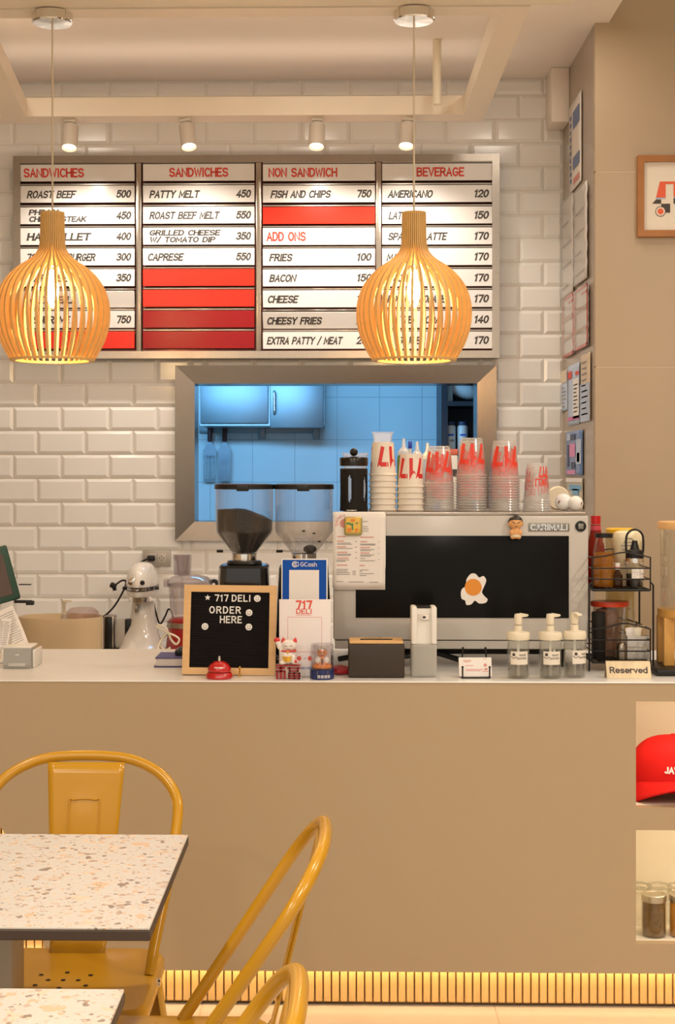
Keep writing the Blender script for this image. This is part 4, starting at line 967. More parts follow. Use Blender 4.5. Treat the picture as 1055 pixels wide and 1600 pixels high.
# ---- QR signs
t = thing('payment_sign', 'blue payment sign with white panel standing behind the white deli sign', 'sign', on(475.5, 4.10)); k = 4.10/FPX
tl = RX(math.radians(-6)); h = lambda py: (ZP(py, 0, 4.10)-TOP)
MB().box((0, 0, h(873)/2), (73*k, 0.004, h(873)), 0.003, 2, tl).build('white_board', white_pl, t)
mb = MB(); f0 = plane_map((0, -0.0023, 0)); fm = lambda u, v: tl @ f0(u, v)
rect(mb, -34.5*k, 34.5*k, 0.004, h(875), fm); mb.build('blue_print', mat('pay_blue', (0.003, 0.075, 0.42), 0.6, spec=0.2), t, flat=True)
mb = MB(); f1 = plane_map((0, -0.0027, 0)); fm = lambda u, v: tl @ f1(u, v)
rect(mb, -24*k, 23*k, h(975), h(891), fm)
text(mb, 'GCash', fm, 6.2*k, 25*k, 0.85, u0=-6*k, v0=h(885.2))
ring(mb, (-15*k, h(882)), 4.1*k, 1.3*k, fm, 20, 40, 330); ring(mb, (-15*k, h(882)), 1.9*k, 1.1*k, fm, 16, 0, 320); ring(mb, (-15.5*k, h(882)), 6.3*k, 0.9*k, fm, 10, -30, 30)
mb.build('white_print', paper, t, flat=True)
MB().bounds(-36*k, 36*k, -0.01, 0.05, 0.0, 0.004, 0.001).build('stand_foot', glass, t)

t = thing('deli_sign', 'white deli sign with red heading standing behind the lucky cat', 'sign', on(476.5, 4.045)); k = 4.045/FPX
h = lambda py: (ZP(py, 0, 4.045)-TOP); tl = RX(math.radians(-4))
MB().box((0, 0, h(937)/2), (81*k, 0.004, h(937)), 0.003, 2, tl).build('white_board', mat('sign_white', (0.84, 0.78, 0.77), 0.5), t)
mb = MB(); f2 = plane_map((0, -0.0024, 0)); fm = lambda u, v: tl @ f2(u, v)
text(mb, '717', fm, 11*k, 23*k, 1.6, u0=-1.5*k, v0=h(951), align='c', gap=1.8); text(mb, 'DELI', fm, 6.8*k, 23*k, 1.15, u0=-1.5*k, v0=h(959), align='c', gap=1.7)
rect(mb, -13*k, 10*k, h(961.8), h(961.1), fm)
disc(mb, (-9*k, h(1029)), 3.6*k, fm); disc(mb, (8*k, h(1029)), 3.6*k, fm)
for a, b in ((-27, 26), ): 
    for v in (h(965), h(1019)): rect(mb, a*k, b*k, v, v+0.4*k, fm)
    for u in (a*k, b*k): rect(mb, u, u+0.4*k, h(1019), h(965), fm)
mb.build('red_print', mat('sign_red', (0.74, 0.09, 0.06), 0.5), t, flat=True)
mb = MB(); rect(mb, -1*k, 1*k, h(1029.5), h(1028.5), fm); text(mb, 'GCASH', fm, 3*k, 16*k, 1.1, u0=-5*k, v0=h(1045.5), align='l'); ring(mb, (-7.5*k, h(1044)), 1.4*k, 0.7*k, fm, 12)
mb.build('blue_print', mat('pay_blue', (0.003, 0.075, 0.42), 0.6, spec=0.2), t, flat=True)
MB().bounds(-39*k, 39*k, -0.006, 0.045, 0.0, 0.004, 0.001).build('stand_foot', glass, t)

# ---- letter board
YL = 4.08; k = YL/FPX
t = thing('letter_board', 'wood framed black felt letter board leaning on the counter beside the bell', 'letter board', on(357.5, YL)); hL = (ZP(917, 0, YL)-TOP)+0.004
tl = RX(math.radians(-10)) @ RY(math.radians(0.6)); W_ = 73*k; fw = 11*k
for nm, pts in (('frame_side', [(-W_, 0), (-W_+fw, fw), (-W_+fw, hL-fw), (-W_, hL)]), ('frame_side', [(W_, 0), (W_, hL), (W_-fw, hL-fw), (W_-fw, fw)]), ('frame_rail', [(-W_, 0), (W_, 0), (W_-fw, fw), (-W_+fw, fw)]), ('frame_rail', [(-W_, hL), (-W_+fw, hL-fw), (W_-fw, hL-fw), (W_, hL)])):
    MB().prism(pts, -0.009, 0.009, 'xz', tl).build(nm, wood_lt, t, angle=20)
felt = mat('black_felt', (0.014, 0.012, 0.012), 0.95, spec=0.1)
mb = MB(); mb.bounds(-W_+fw, W_-fw, 0.0, 0.006, fw, hL-fw, M=tl)
z = fw; 
while z < hL-fw-0.003: mb.bounds(-W_+fw, W_-fw, -0.0024, 0.0005, z+0.0012, z+0.0054, 0.001, 1, tl); z += 0.0066
mb.build('felt_panel', felt, t, angle=25)
mb = MB(); f3 = plane_map((0, -0.0034, 0)); fm = lambda u, v: tl @ f3(u, v); h = lambda py: (ZP(py, 0, YL)-TOP)
ux = lambda p: (p-358)*k
text(mb, '717', fm, 9.2*k, 20*k, 1.2, u0=ux(334), v0=h(939.5), gap=2.0); text(mb, 'DELI', fm, 9.2*k, 28*k, 1.2, u0=ux(361), v0=h(939.5), gap=2.4)
text(mb, 'ORDER', fm, 9.6*k, 48*k, 1.2, u0=ux(326), v0=h(958.5), gap=2.6); text(mb, 'HERE', fm, 9.6*k, 33*k, 1.2, u0=ux(343), v0=h(973.5), gap=2.2)
sx, sz_ = ux(322), h(934.5)
mb.poly([fm(sx+(5*k if i % 2 == 0 else 2.1*k)*math.sin(2*PI*i/10), sz_+(5*k if i % 2 == 0 else 2.1*k)*math.cos(2*PI*i/10)) for i in range(10)])
mb.build('letters', white_pl, t, flat=True)
f4 = plane_map((0, -0.0038, 0)); fm2 = lambda u, v: tl @ f4(u, v)
for px, py in ((400.5, 935), (388, 957.5), (319, 980), (388, 980)):
    mb = MB(); disc(mb, (ux(px), h(py)), 5.3*k, fm, 24); e = mb.build('smiley_token', white_pl, t, flat=True)
    mb = MB(); disc(mb, (ux(px)-1.9*k, h(py)+1.5*k), 0.8*k, fm2, 10); disc(mb, (ux(px)+1.9*k, h(py)+1.5*k), 0.8*k, fm2, 10); ribbon(mb, arc(ux(px), h(py)-0.2*k, 2.8*k, 2.6*k, 200, 340, 10), 0.8*k, fm2); mb.build('smile', ink, e, flat=True)
t = thing('easel_peg', 'small brass easel peg holding the bottom edge of the letter board', 'easel', on(375, 4.045)); k = 4.045/FPX
MB().tube(smooth_pts([(0, 0.03, 0.002), (0, 0.0, 0.002), (0, -0.008, 0.006), (0, -0.009, 0.024), (0, -0.007, 0.028)], 4), 0.0022, 8).build('peg', mat('brass', (0.75, 0.48, 0.10), 0.25, 1.0), t)

# ---- bell
t = thing('service_bell', 'red call bell standing in front of the letter board', 'bell', on(343, 4.02)); k = 4.02/FPX
MB().lathe([(0, 0), (20*k, 0), (21.3*k, 0.004), (20.5*k, 0.012), (17.5*k, 0.017), (15*k, 0.017), (0, 0.017)], 40).build('base', red_gloss, t)
MB().lathe([(18*k, 0.0185), (18.5*k, 0.020), (18*k, 0.028), (14.5*k, 0.038), (8*k, 0.045), (2*k, 0.047), (0, 0.047)], 40).build('dome', red_gloss, t)
MB().lathe([(2.2*k, 0.046), (2.2*k, 0.053), (1.6*k, 0.060), (0, 0.061)], 16).build('plunger', chrome, t)
mb = MB()
def fm(u, v):
    z = 0.029+v; r = (18*k - (z-0.028)*0.62)+0.0006; a = -PI/2+u/r
    return Vector((r*math.cos(a), r*math.sin(a), z))
for i in range(7): rect(mb, (-7+2.1*i)*k, (-7+2.1*i+1.5)*k, 0.001+0.0006*math.sin(i), 0.0042, fm)
mb.build('printed_word', white_pl, t, flat=True)

# ---- lucky cat on its carved red character stand
t = thing('character_stand', 'small red carved Chinese fortune character block below the lucky cat', 'stand', on(450.5, 4.01)); k = 4.01/FPX
w2, hh = 19*k, 22.5*k
dr = mat('carved_red', (0.30, 0.014, 0.016), 0.4)
MB().bounds(-w2, w2, -0.003, 0.012, 0.0005, hh, 0.001).build('backing', mat('block_back', (0.62, 0.48, 0.42), 0.5), t)
mb = MB(); sx_ = lambda a: -w2+2*w2*a; sz2 = lambda b: hh*b
bars = [(0, 1, .9, 1), (0.0, .38, .72, .82), (0.0, .38, .0, .0), (.15, .25, 0, .9), (0, .09, 0, .55), (.31, .40, 0, .55), (0, .40, .50, .60), (.46, 1, .72, .80), (.52, .94, .52, .60), (.52, .60, .52, .80), (.86, .94, .52, .80), (.5, 1, .36, .44), (.5, .58, 0, .44), (.92, 1, 0, .44), (.5, 1, 0, .08), (.71, .79, 0, .44), (.5, 1, .18, .26)]
for a, b, c_, d in bars:
    if d > c_: mb.bounds(sx_(a), sx_(b), -0.008, -0.003, sz2(c_), sz2(d))
mb.build('carved_character', dr, t, flat=True)
t = thing('lucky_cat', 'white beckoning lucky cat figurine with raised red paw on the red block', 'figurine', on(449, 4.015, TOP+hh+0.0004))
cat_w = mat('white_porcelain', (0.82, 0.76, 0.71), 0.2)
k = 4.015/FPX
blob([((0, 0, 12*k), 13*k, 11*k, 13*k), ((2*k, 0, 29*k), 12.5*k, 10*k, 9.5*k), ((-9*k, -2*k, 21*k), 4*k, 4*k, 7*k), ((-13*k, -2*k, 29*k), 3.6*k, 3.6*k, 6*k), ((-15*k, -2*k, 34*k), 4*k, 4*k, 4.5*k), ((9*k, -7*k, 10*k), 4*k, 4*k, 7*k), ((-7*k, -6*k, 3*k), 5.5*k, 6*k, 3.6*k), ((12*k, -5*k, 4*k), 6*k, 6*k, 4*k)], 'body', cat_w, t)
red_pt = mat('figurine_red', (0.66, 0.03, 0.03), 0.3)
for a, b in ((-5.5, -0.15), (11.5, 0.25)):
    MB().lathe([(4.2*k, 0), (2.6*k, 4*k), (0.4*k, 7.4*k), (0, 7.6*k)], 14, M=Matrix.Translation((a*k, -1*k, 34.5*k)) @ Matrix.Rotation(b, 4, 'Y'), sy=0.6).build('ear', red_pt, t)
MB().ball((-16*k, -2*k, 37.5*k), 4.8*k, 4.4*k, 4*k).build('paw_pad', red_pt, t)
MB().tube([(12*k*math.cos(a)+1.5*k, 9.6*k*math.sin(a), 21*k) for a in [2*PI*i/24 for i in range(24)]], 1.3*k, 8, closed=True).build('collar', red_pt, t)
MB().ball((1*k, -11*k, 19.6*k), 2*k).build('collar_bell', mat('gold_paint', (0.78, 0.46, 0.06), 0.25, 0.4), t)
MB().lathe([(0, -5*k), (5*k, -4.5*k), (7.5*k, 3*k), (8*k, 3.2*k), (8*k, 4*k), (0, 4*k)], 24, M=Matrix.Translation((0, -9.5*k, 9*k)), sy=0.5).build('gold_bowl', mat('gold_paint', (0.78, 0.46, 0.06), 0.25, 0.4), t)
MB().ball((13.5*k, -10*k, 5*k), 2.6*k, 1.6*k, 2.6*k).build('foot_pad', red_pt, t)
mb = MB(); fm = plane_map((2*k, -10.3*k, 28*k))
for s_ in (-1, 1): ribbon(mb, arc(s_*4.5*k, 0, 2.4*k, 1.6*k, 20, 160, 8), 0.7*k, fm)
ribbon(mb, arc(-1.2*k, -3.2*k, 1.3*k, 1.2*k, 190, 350, 6), 0.6*k, fm); ribbon(mb, arc(1.2*k, -3.2*k, 1.3*k, 1.2*k, 190, 350, 6), 0.6*k, fm)
mb.build('painted_face', mat('face_brown', (0.20, 0.10, 0.07), 0.5), t, flat=True)

# ---- doll in a clear capsule
t = thing('capsule_doll', 'tiny doll in white shirt inside a clear capsule with dark blue base', 'figurine', on(503.5, 4.02)); k = 4.02/FPX
navy = mat('navy_base', (0.012, 0.025, 0.12), 0.3)
MB().lathe([(0, 0), (18.5*k, 0), (19*k, 0.003), (18.5*k, 15*k), (0, 15*k)], 40).build('base', navy, t)
MB().lathe([(17.5*k, 15*k), (17.5*k, 53*k), (16.8*k, 54*k), (0, 54*k)], 40).build('clear_case', clear('capsule', (0.90, 0.90, 0.93), 0.06, 0.6, 0.05), t)
blob([((0, 0, 40*k), 8*k, 7*k, 7*k), ((0, 0, 27*k), 7*k, 6*k, 9*k), ((-7*k, -3*k, 26*k), 4*k, 4*k, 6*k), ((7*k, -3*k, 26*k), 4*k, 4*k, 6*k), ((-3*k, -7*k, 22*k), 3.5*k, 3*k, 3*k), ((3*k, -7*k, 22*k), 3.5*k, 3*k, 3*k)], 'figure', mat('doll_skin', (0.72, 0.27, 0.10), 0.5), t)
blob([((-6.5*k, -3*k, 28*k), 5*k, 5*k, 6*k), ((6.5*k, -3*k, 28*k), 5*k, 5*k, 6*k), ((0, 1*k, 28*k), 6*k, 6*k, 8*k)], 'shirt', white_pl, t)
mb = MB()
for i in range(12): a = 2*PI*i/12; mb.ball((11*k*math.cos(a), 11*k*math.sin(a), 18.5*k), 4.6*k, 4.6*k, 3.6*k, 12, 8)
mb.build('orange_ruff', mat('orange_soft', (0.75, 0.24, 0.05), 0.6), t)
blob([((0, 2*k, 45*k), 8*k, 6.5*k, 4.5*k), ((-5*k, -2*k, 46*k), 3*k, 3*k, 2.5*k), ((5*k, -2*k, 46*k), 3*k, 3*k, 2.5*k)], 'hair', mat('grey_hair', (0.45, 0.40, 0.36), 0.6), t)
mb = MB(); fm = plane_map((0, -7.6*k, 40*k)); disc(mb, (-3*k, 0.5*k), 0.9*k, fm, 8); disc(mb, (3*k, 0.5*k), 0.9*k, fm, 8); ribbon(mb, [(-2*k, -3*k), (2*k, -3*k)], 0.7*k, fm); ribbon(mb, [(-5*k, 3*k), (-1.5*k, 2*k)], .7*k, fm); ribbon(mb, [(5*k, 3*k), (1.5*k, 2*k)], .7*k, fm); mb.build('face_lines', ink, t, flat=True)
MB().prism([(-1.2*k, 22*k), (1.2*k, 22*k), (0.8*k, 32*k), (-0.8*k, 32*k)], -9*k, -8*k, 'xz').build('neck_tie', ink, t)
mb = MB()
def fm(u, v): a = -PI/2+u/(19.1*k); return Vector((19.2*k*math.cos(a), 19.2*k*math.sin(a), v))
for i in range(4):
    u = (-7+5.4*i)*k
    for bar in ((0, 4, 4.2, 5), (0, 4, 2.4, 3), (0, 4, .6, 1.2), (0.2, 1, .6, 5), (3, 3.8, .6, 5)): rect(mb, u+bar[0]*k, u+bar[1]*k, 2*k+bar[2]*k, 2*k+bar[3]*k, fm)
mb.build('printed_characters', white_pl, t, flat=True)
mb = MB(); 
for j in range(3): rect(mb, -8*k, 10*k, (8+2*j)*k, (9+2*j)*k, fm)
mb.build('gold_print', mat('dull_gold', (0.30, 0.20, 0.05), 0.5), t, flat=True)

# ---- tissue box, soap dispenser, card holder, pump bottles
t = thing('tissue_box', 'dark brown tissue box with a wooden lid in front of the machine', 'tissue box', on(588.5, 4.03)); k = 4.03/FPX
w2 = 44*k; hb = 53*k
MB().bounds(-w2, w2, 0, 0.115, 0, hb, 0.004, 3).build('box', mat('dark_brown_plastic', (0.035, 0.022, 0.013), 0.5), t)
ld = MB().bounds(-w2+0.003, w2-0.003, 0.003, 0.112, hb, hb+0.006, 0.002).build('lid', wood_lt, t)
MB().bounds(-25*k, 26*k, 0.045, 0.07, hb+0.0055, hb+0.0067, 0.0004).build('slot', black_m, ld)
mb = MB(); fm = lambda u, v: Vector((u, 0.085+v, hb+0.0064)); text(mb, 'TISSUE', fm, 0.012, 26*k, 1.2, u0=-17*k, v0=0); mb.build('engraved_word', mat('burnt_wood', (0.25, 0.13, 0.05), 0.7), ld, flat=True)

t = thing('soap_dispenser', 'tall translucent automatic soap dispenser beside the tissue box', 'soap dispenser', on(663, 4.04)); k = 4.04/FPX
w2 = 19.8*k; hh = 110*k; hm = 52*k
MB().bounds(-w2, w2, 0, 0.075, 0, hm, 0.008, 3).build('soap_tank', frost, t)
MB().bounds(-w2+0.003, w2-0.003, 0.003, 0.072, 0.003, hm*0.86, 0.006, 2).build('soap', clear('cloudy_soap', (0.75, 0.75, 0.72), 0.03, 0.15, 0.4, milk=0.45, milkc=(0.62, 0.58, 0.52)), t)
mb = MB()
mb.bounds(-w2, -0.55*w2, 0, 0.075, hm, hh, 0.004, 2); mb.bounds(0.55*w2, w2, 0, 0.075, hm, hh, 0.004, 2); mb.bounds(-0.56*w2, 0.56*w2, 0.012, 0.075, hm, hh-0.004)
mb.build('pump_housing', white_pl, t)
MB().lathe([(0, 0), (0.0155, 0), (0.015, -0.014), (0.0, -0.016)], 24, M=Matrix.Translation((0, 0.012, hh-0.020)), sy=0.9).build('spout', white_pl, t)
MB().bounds(-0.004, 0.004, -0.0035, 0.0, hh-0.030, hh-0.025, 0.001).build('nozzle', black_p, t)
MB().bounds(-0.6*w2+0.002, 0.5*w2, 0.01, 0.06, hh-0.0045, hh+0.0012, 0.001).build('top_panel', black_p, t)
MB().tube(smooth_pts([(0.002, 0.03, hm), (0.004, 0.028, hm*0.55), (-0.006, 0.02, hm*0.22), (-0.018, 0.016, 0.008)], 5), 0.0032, 8).build('suction_hose', white_pl, t)

t = thing('card_holder', 'black wire holder with business cards between dispenser and pump bottles', 'card holder', on(743.5, 4.035)); k = 4.035/FPX
mb = MB()
for s_ in (-1, 1):
    u = s_*21*k
    mb.tube(smooth_pts([(u, -0.012, 0.030), (u, -0.012, 0.006), (u, -0.008, 0.002), (u, 0.03, 0.002), (u, 0.04, 0.004), (u*0.85, 0.045, 0.075)], 4), 0.0022, 8); mb.ball((u, -0.012, 0.031), 0.0032); mb.ball((u*0.85, 0.045, 0.076), 0.0034, n=10, m=6)
mb.tube([(-21*k, -0.010, 0.002), (21*k, -0.010, 0.002)], 0.0022, 8); mb.tube([(-21*k, 0.03, 0.002), (21*k, 0.03, 0.002)], 0.0022, 8)
mb.build('wire_frame', black_p, t)
tl = RX(math.radians(-18))
t = thing('business_cards', 'white business cards with red print standing in the wire holder', 'cards', on(743.5, 4.035, TOP+0.0045))
MB().box((0, 0.008, 15*k), (51*k, 0.012, 30*k), 0.0005, 1, tl).build('card_block', paper, t)
mb = MB(); f5 = plane_map((0, 0.0016, 0)); fm = lambda u, v: tl @ f5(u, v)
for u0, u1, v in ((-19, -6, 25), (-18, -8, 23), (-15, -3, 17), (-15, 12, 11), (-15, 8, 9), (11, 20, 8)): rect(mb, u0*k, u1*k, (v-0.5)*k, (v+0.5)*k, fm)
disc(mb, (15.5*k, 18*k), 2.6*k, fm, 12); ring(mb, (15*k, 26*k), 2*k, .7*k, fm, 10, 20, 160); rect(mb, 14*k, 19*k, 10*k, 13*k, fm)
mb.build('red_print', red_soft, t, flat=True)

def pump(px, Y, label, turn, labrot):
    k = Y/FPX; t = thing('pump_bottle', label, 'pump bottle', on(px, Y), 0, 'clear foam pump bottles')
    r = 17*k
    MB().lathe([(0, 0.0005), (r-0.002, 0.0005), (r, 0.004), (r, 62*k)], 40).build('glass_body', clear('bottle_glass', (0.965, 0.98, 0.955), 0.03, 0.55, 0.04, milk=0.06), t)
    MB().lathe([(0, 0.0045), (r-0.003, 0.0045), (r-0.003, 22*k), (0, 22*k)], 36).build('liquid', clear('thin_liquid', (0.72, 0.70, 0.66), 0.03, 0.3, 0.05), t)
    MB().lathe([(0, 60*k), (r+0.001, 60*k), (r+0.002, 61*k), (r+0.002, 69*k), (r, 71.5*k), (9*k, 72.5*k), (6.5*k, 73*k), (6*k, 82*k), (0, 82*k)], 40).build('collar', cream_pl, t)
    hd = MB(); M = RZ(turn)
    hd.lathe([(0, 83*k), (5.2*k, 83*k), (6*k, 85*k), (6.3*k, 96*k), (5.5*k, 99.5*k), (0, 100.5*k)], 24, M=M); hd.prism([(2*k, 94.5*k), (14*k, 96*k), (16*k, 97.5*k), (15*k, 99*k), (2*k, 101*k)], -4.2*k, 4.2*k, 'xz', M)
    hd.build('pump_head', cream_pl, t)
    MB().tube([(0, 0, 0.006), (0, 0, 62*k)], 2.2*k, 10).build('dip_tube', white_pl, t)
    def cm(u, v): a = -PI/2+labrot+u/(r+0.0004); return Vector(((r+0.0006)*math.cos(a), (r+0.0006)*math.sin(a), v))
    mb = MB(); N = 14; w = 29*k
    mb.grid([[cm(-w/2+w*i/N, z) for i in range(N+1)] for z in (22.5*k, 43*k)]); lb = mb.build('paper_label', mat('label_cream', (0.80, 0.74, 0.64), 0.7), t)
    def cm2(u, v): p = cm(u, v); return Vector((p.x*1.012, p.y*1.012, p.z))
    mb = MB(); disc(mb, (-9*k, 38*k), 2.6*k, cm2, 10); ribbon(mb, arc(-9*k, 36*k, 4.5*k, 3.5*k, 200, 340, 8), 1.0*k, cm2); text(mb, 'HAND', cm2, 2.8*k, 10*k, 1.2, u0=0, v0=36*k); text(mb, 'SANITIZER', cm2, 2.6*k, 15*k, 1.2, u0=-4*k, v0=31*k); mb.build('label_print', ink, lb, flat=True)
pump(810, 4.04, 'leftmost clear pump bottle with cream head and paper label', -0.15, 0.0)
pump(860, 4.04, 'middle clear pump bottle with cream head and paper label', -0.15, 0.05)
pump(898, 4.06, 'rightmost clear pump bottle whose head points away, beside the wire rack', -1.2, 0.5)

# ---- two tier wire rack with sauces
YR = 4.17; k = YR/FPX; DR = 0.19
xl, xr = XP(921, YR), XP(1021, YR); xc = (xl+xr)/2; hw = (xr-xl)/2
t = thing('wire_rack', 'black two tier wire rack of sauces at the right end of the counter', 'rack', (xc, YR, TOP))
h = lambda py: ZP(py, 0.8, YR)-TOP
wr = 0.0021
for ti, (zb, zw, r1_, r2_, hb) in enumerate(((h(922), (871, 863.5), h(888), h(905), h(922)), (h(1035), (983, 974.5), h(1000), h(1017.5), h(1035)))):
    mb = MB(); hx = hw-0.008
    za, zm = h(zw[0]), h(zw[1])
    for y in (0.0, DR): mb.tube(smooth_pts([(-hx, y, za), (-hx*0.55, y, za+0.004), (0, y, zm), (hx*0.4, y, zm-0.002), (hx, y, za)], 6), wr, 8)
    for z in (r1_, r2_):
        mb.tube([(-hx, 0, z), (hx, 0, z), (hx, DR, z), (-hx, DR, z)], wr*0.9, 8, closed=True)
    for sx in (-1, 1):
        for y in (0.0, DR): mb.tube([(sx*hx, y, zb), (sx*hx, y, za)], wr, 8)
        mb.tube([(sx*hx, 0, za), (sx*hx, DR, za)], wr, 8)
    mb.build('basket_rail', black_p, t)
    mb = MB(); mb.tube([(-hx, 0, zb), (hx, 0, zb), (hx, DR, zb), (-hx, DR, zb)], wr*1.2, 8, closed=True)
    for i in range(9): x = -hx+2*hx*(i+0.5)/9; mb.tube([(x, 0, zb), (x, DR, zb)], wr*0.8, 6)
    mb.bounds(-hx+0.002, hx-0.002, 0.004, DR-0.004, zb-0.004, zb-0.0015)
    mb.build('shelf_tray', black_p, t)
for sx in (-1, 1):
    for y in (0.0, DR): MB().tube([(sx*hw, y, 0.001), (sx*hw, y, h(914)), (sx*(hw-0.008), y, h(910))], wr*1.3, 8).build('leg', black_p, t)
UP, LO = TOP+h(922)+0.0035, TOP+h(1035)+0.0035
def at(px, y, z): return Vector((XP(px, YR+y), YR+y, z))
kk = lambda y: (YR+y)/FPX
amber = clear('amber_oil', (0.85, 0.48, 0.06), 0.04, 0.35, 0.06, milk=0.45, milkc=(0.72, 0.36, 0.02))
# ketchup
t = thing('ketchup_bottle', 'ketchup bottle with red cap behind the upper tier of the rack', 'bottle', at(931, 0.16, UP)); k = kk(0.16)
hh = ZP(806, 0.8, YR+0.16)-UP
MB().lathe([(0, 0), (14*k, 0), (15*k, 0.006), (15*k, hh-62*k), (13*k, hh-46*k), (8.5*k, hh-26*k), (7.5*k, hh-14*k), (0, hh-14*k)], 28).build('bottle_body', clear('ketchup_glass', (0.6, 0.12, 0.06), 0.06, 0.5, 0.05, milk=0.75, milkc=(0.42, 0.035, 0.01)), t)
MB().lathe([(0, hh-13*k), (7.5*k, hh-13*k), (7.8*k, hh), (0, hh)], 24).build('cap', mat('cap_red', (0.55, 0.008, 0.012), 0.3), t)
MB().lathe([(8.3*k, hh-24*k), (7.8*k, hh-15*k)], 24).build('neck_label', mat('neck_label_red', (0.62, 0.06, 0.09), 0.4), t)
# oil bottle
t = thing('oil_bottle', 'clear bottle of amber oil with black cap at the left of the rack', 'bottle', at(944, 0.065, UP)); k = kk(0.065)
hh = ZP(833, 0.8, YR+0.065)-UP; r = 17*k
MB().lathe([(0, 0.001), (r-0.003, 0.001), (r, 0.005), (r, hh-30*k), (13*k, hh-10*k), (12.5*k, hh-7*k)], 32).build('glass_body', glass, t)
MB().lathe([(0, 0.003), (r-0.0025, 0.003), (r-0.002, 0.006), (r-0.002, 54*k), (0, 54*k)], 32).build('oil', amber, t)
MB().lathe([(0, hh-7*k), (14*k, hh-7*k), (14*k, hh), (0, hh)], 28).build('cap', black_p, t)
# yellow lid jar behind, cream sauce bottle
t = thing('mustard_jar', 'wide jar with bright yellow lid behind the cream sauce bottle', 'jar', at(969, 0.245, TOP)); k = kk(0.245)
hh = ZP(825, 0.8, YR+0.245)-TOP; r = 22*k
MB().lathe([(0, 0), (r-0.002, 0), (r, 0.004), (r, hh-14*k), (r-0.003, hh-9*k), (0, hh-9*k)], 32).build('jar_body', clear('straw_jar', (0.85, 0.78, 0.55), 0.06, 0.5, 0.05, milk=0.4, milkc=(0.6, 0.48, 0.25)), t)
MB().lathe([(0, hh-9*k), (r-0.001, hh-9*k), (r, hh-2*k), (r-0.003, hh), (0, hh)], 32).build('lid', mat('lid_yellow', (0.80, 0.48, 0.02), 0.35), t)
t = thing('sauce_bottle', 'squeezable cream coloured sauce bottle with printed label standing behind the looped bottle', 'bottle', at(981, 0.125, UP)); k = kk(0.125)
hh = ZP(829, 0.8, YR+0.125)-UP
def orr(w, d, z): return [(w*math.cos(a)*k, d*math.sin(a)*k, z) for a in [2*PI*i/32 for i in range(32)]]
mb = MB(); mb.grid([orr(0.1, .1, 0), orr(17, 11, 0.0), orr(19, 12, 0.006), orr(17, 12, 30*k), orr(19, 13, 45*k), orr(22, 14, 62*k), orr(23, 14, hh-10*k), orr(21, 12, hh-3*k), orr(14, 8, hh), orr(.1, .1, hh)], closed_u=True); mb.build('bottle_body', mat('cream_sauce', (0.80, 0.70, 0.47), 0.3), t)
mb = MB(); fm = plane_map((0, -14.6*k, 0))
for a, b, c_, d in ((-13, 12, 68, 70), (-9, 8, 73, 74.5), (-12, -3, 62, 64), (4, 13, 62, 64), (-9, -2, 44, 47), (-9, -3, 39, 41)): rect(mb, a*k, b*k, c_*k-6*k, d*k-6*k, fm)
ring(mb, (0, 66*k), 8*k, 1.3*k, fm, 14, 20, 160); mb.build('printed_label', grey_ink, t, flat=True)
# black bottle with carry loop
t = thing('syrup_bottle', 'clear bottle of dark syrup with black loop cap in the upper tier', 'bottle', at(992, 0.05, UP)); k = kk(0.05)
r = 14*k
MB().lathe([(0, 0.001), (r-0.002, 0.001), (r, 0.005), (r, 42*k), (r-0.0015, 42*k)], 32).build('glass_body', glass, t)
MB().lathe([(0, 0.003), (r-0.0022, 0.003), (r-0.002, 0.006), (r-0.002, 22*k), (0, 22*k)], 32).build('syrup', mat('dark_syrup', (0.012, 0.006, 0.004), 0.15), t)
MB().lathe([(r+0.0004, 38*k), (r+0.0008, 39*k), (r+0.0008, 45*k), (r+0.0004, 46*k)], 32).build('steel_band', chrome, t)
MB().lathe([(0, 46*k), (r, 46*k), (r, 52*k), (r-0.002, 57*k), (7*k, 60*k), (4.5*k, 70*k), (4*k, 73*k), (0, 73*k)], 32).build('cap', black_p, t)
MB().tube(smooth_pts([(-13*k, 0, 54*k), (-13.4*k, 0, 70*k), (-12*k, 0, 82*k), (-6*k, 0, 88.5*k), (0, 0, 90*k), (6*k, 0, 88.5*k), (12*k, 0, 82*k), (13.4*k, 0, 70*k), (13*k, 0, 54*k)], 4), 1.7*k, 8).build('carry_loop', black_p, t)
mb = MB()
def cm(u, v): a = -PI/2+0.25+u/(r+0.0006); return Vector(((r+0.0006)*math.cos(a), (r+0.0006)*math.sin(a), v))
mb.grid([[cm((-11+22*i/10)*k, z) for i in range(11)] for z in (15*k, 30*k)]); lb = mb.build('paper_label', paper, t)
mb = MB(); 
def cm2(u, v): p = cm(u, v); return Vector((p.x*1.015, p.y*1.015, p.z))
for u0, u1, v in ((-6, 8, 17.5), (-3, 3, 20), (5, 9, 21)): rect(mb, u0*k, u1*k, v*k, (v+1.5)*k, cm2)
mb.build('label_print', grey_ink, lb, flat=True)
t = thing('small_sauce_bottle', 'tiny brown bottle with white cap between oil and syrup bottles', 'bottle', at(965, 0.055, UP)); k = kk(0.055)
MB().lathe([(0, 0), (7.5*k, 0), (8*k, 0.003), (8*k, 18*k), (3.5*k, 25*k), (3.2*k, 28*k), (0, 28*k)], 20).build('bottle_body', clear('brown_glass', (0.35, 0.16, 0.05), 0.06, 0.5, 0.05, milk=0.4, milkc=(0.15, 0.06, 0.02)), t)
cp = MB().lathe([(0, 28*k), (4*k, 28*k), (4*k, 38*k), (0, 38*k)], 18).build('cap', white_pl, t)
MB().lathe([(4.1*k, 30*k), (4.1*k, 32.5*k)], 18).build('red_stripe', red_soft, cp)
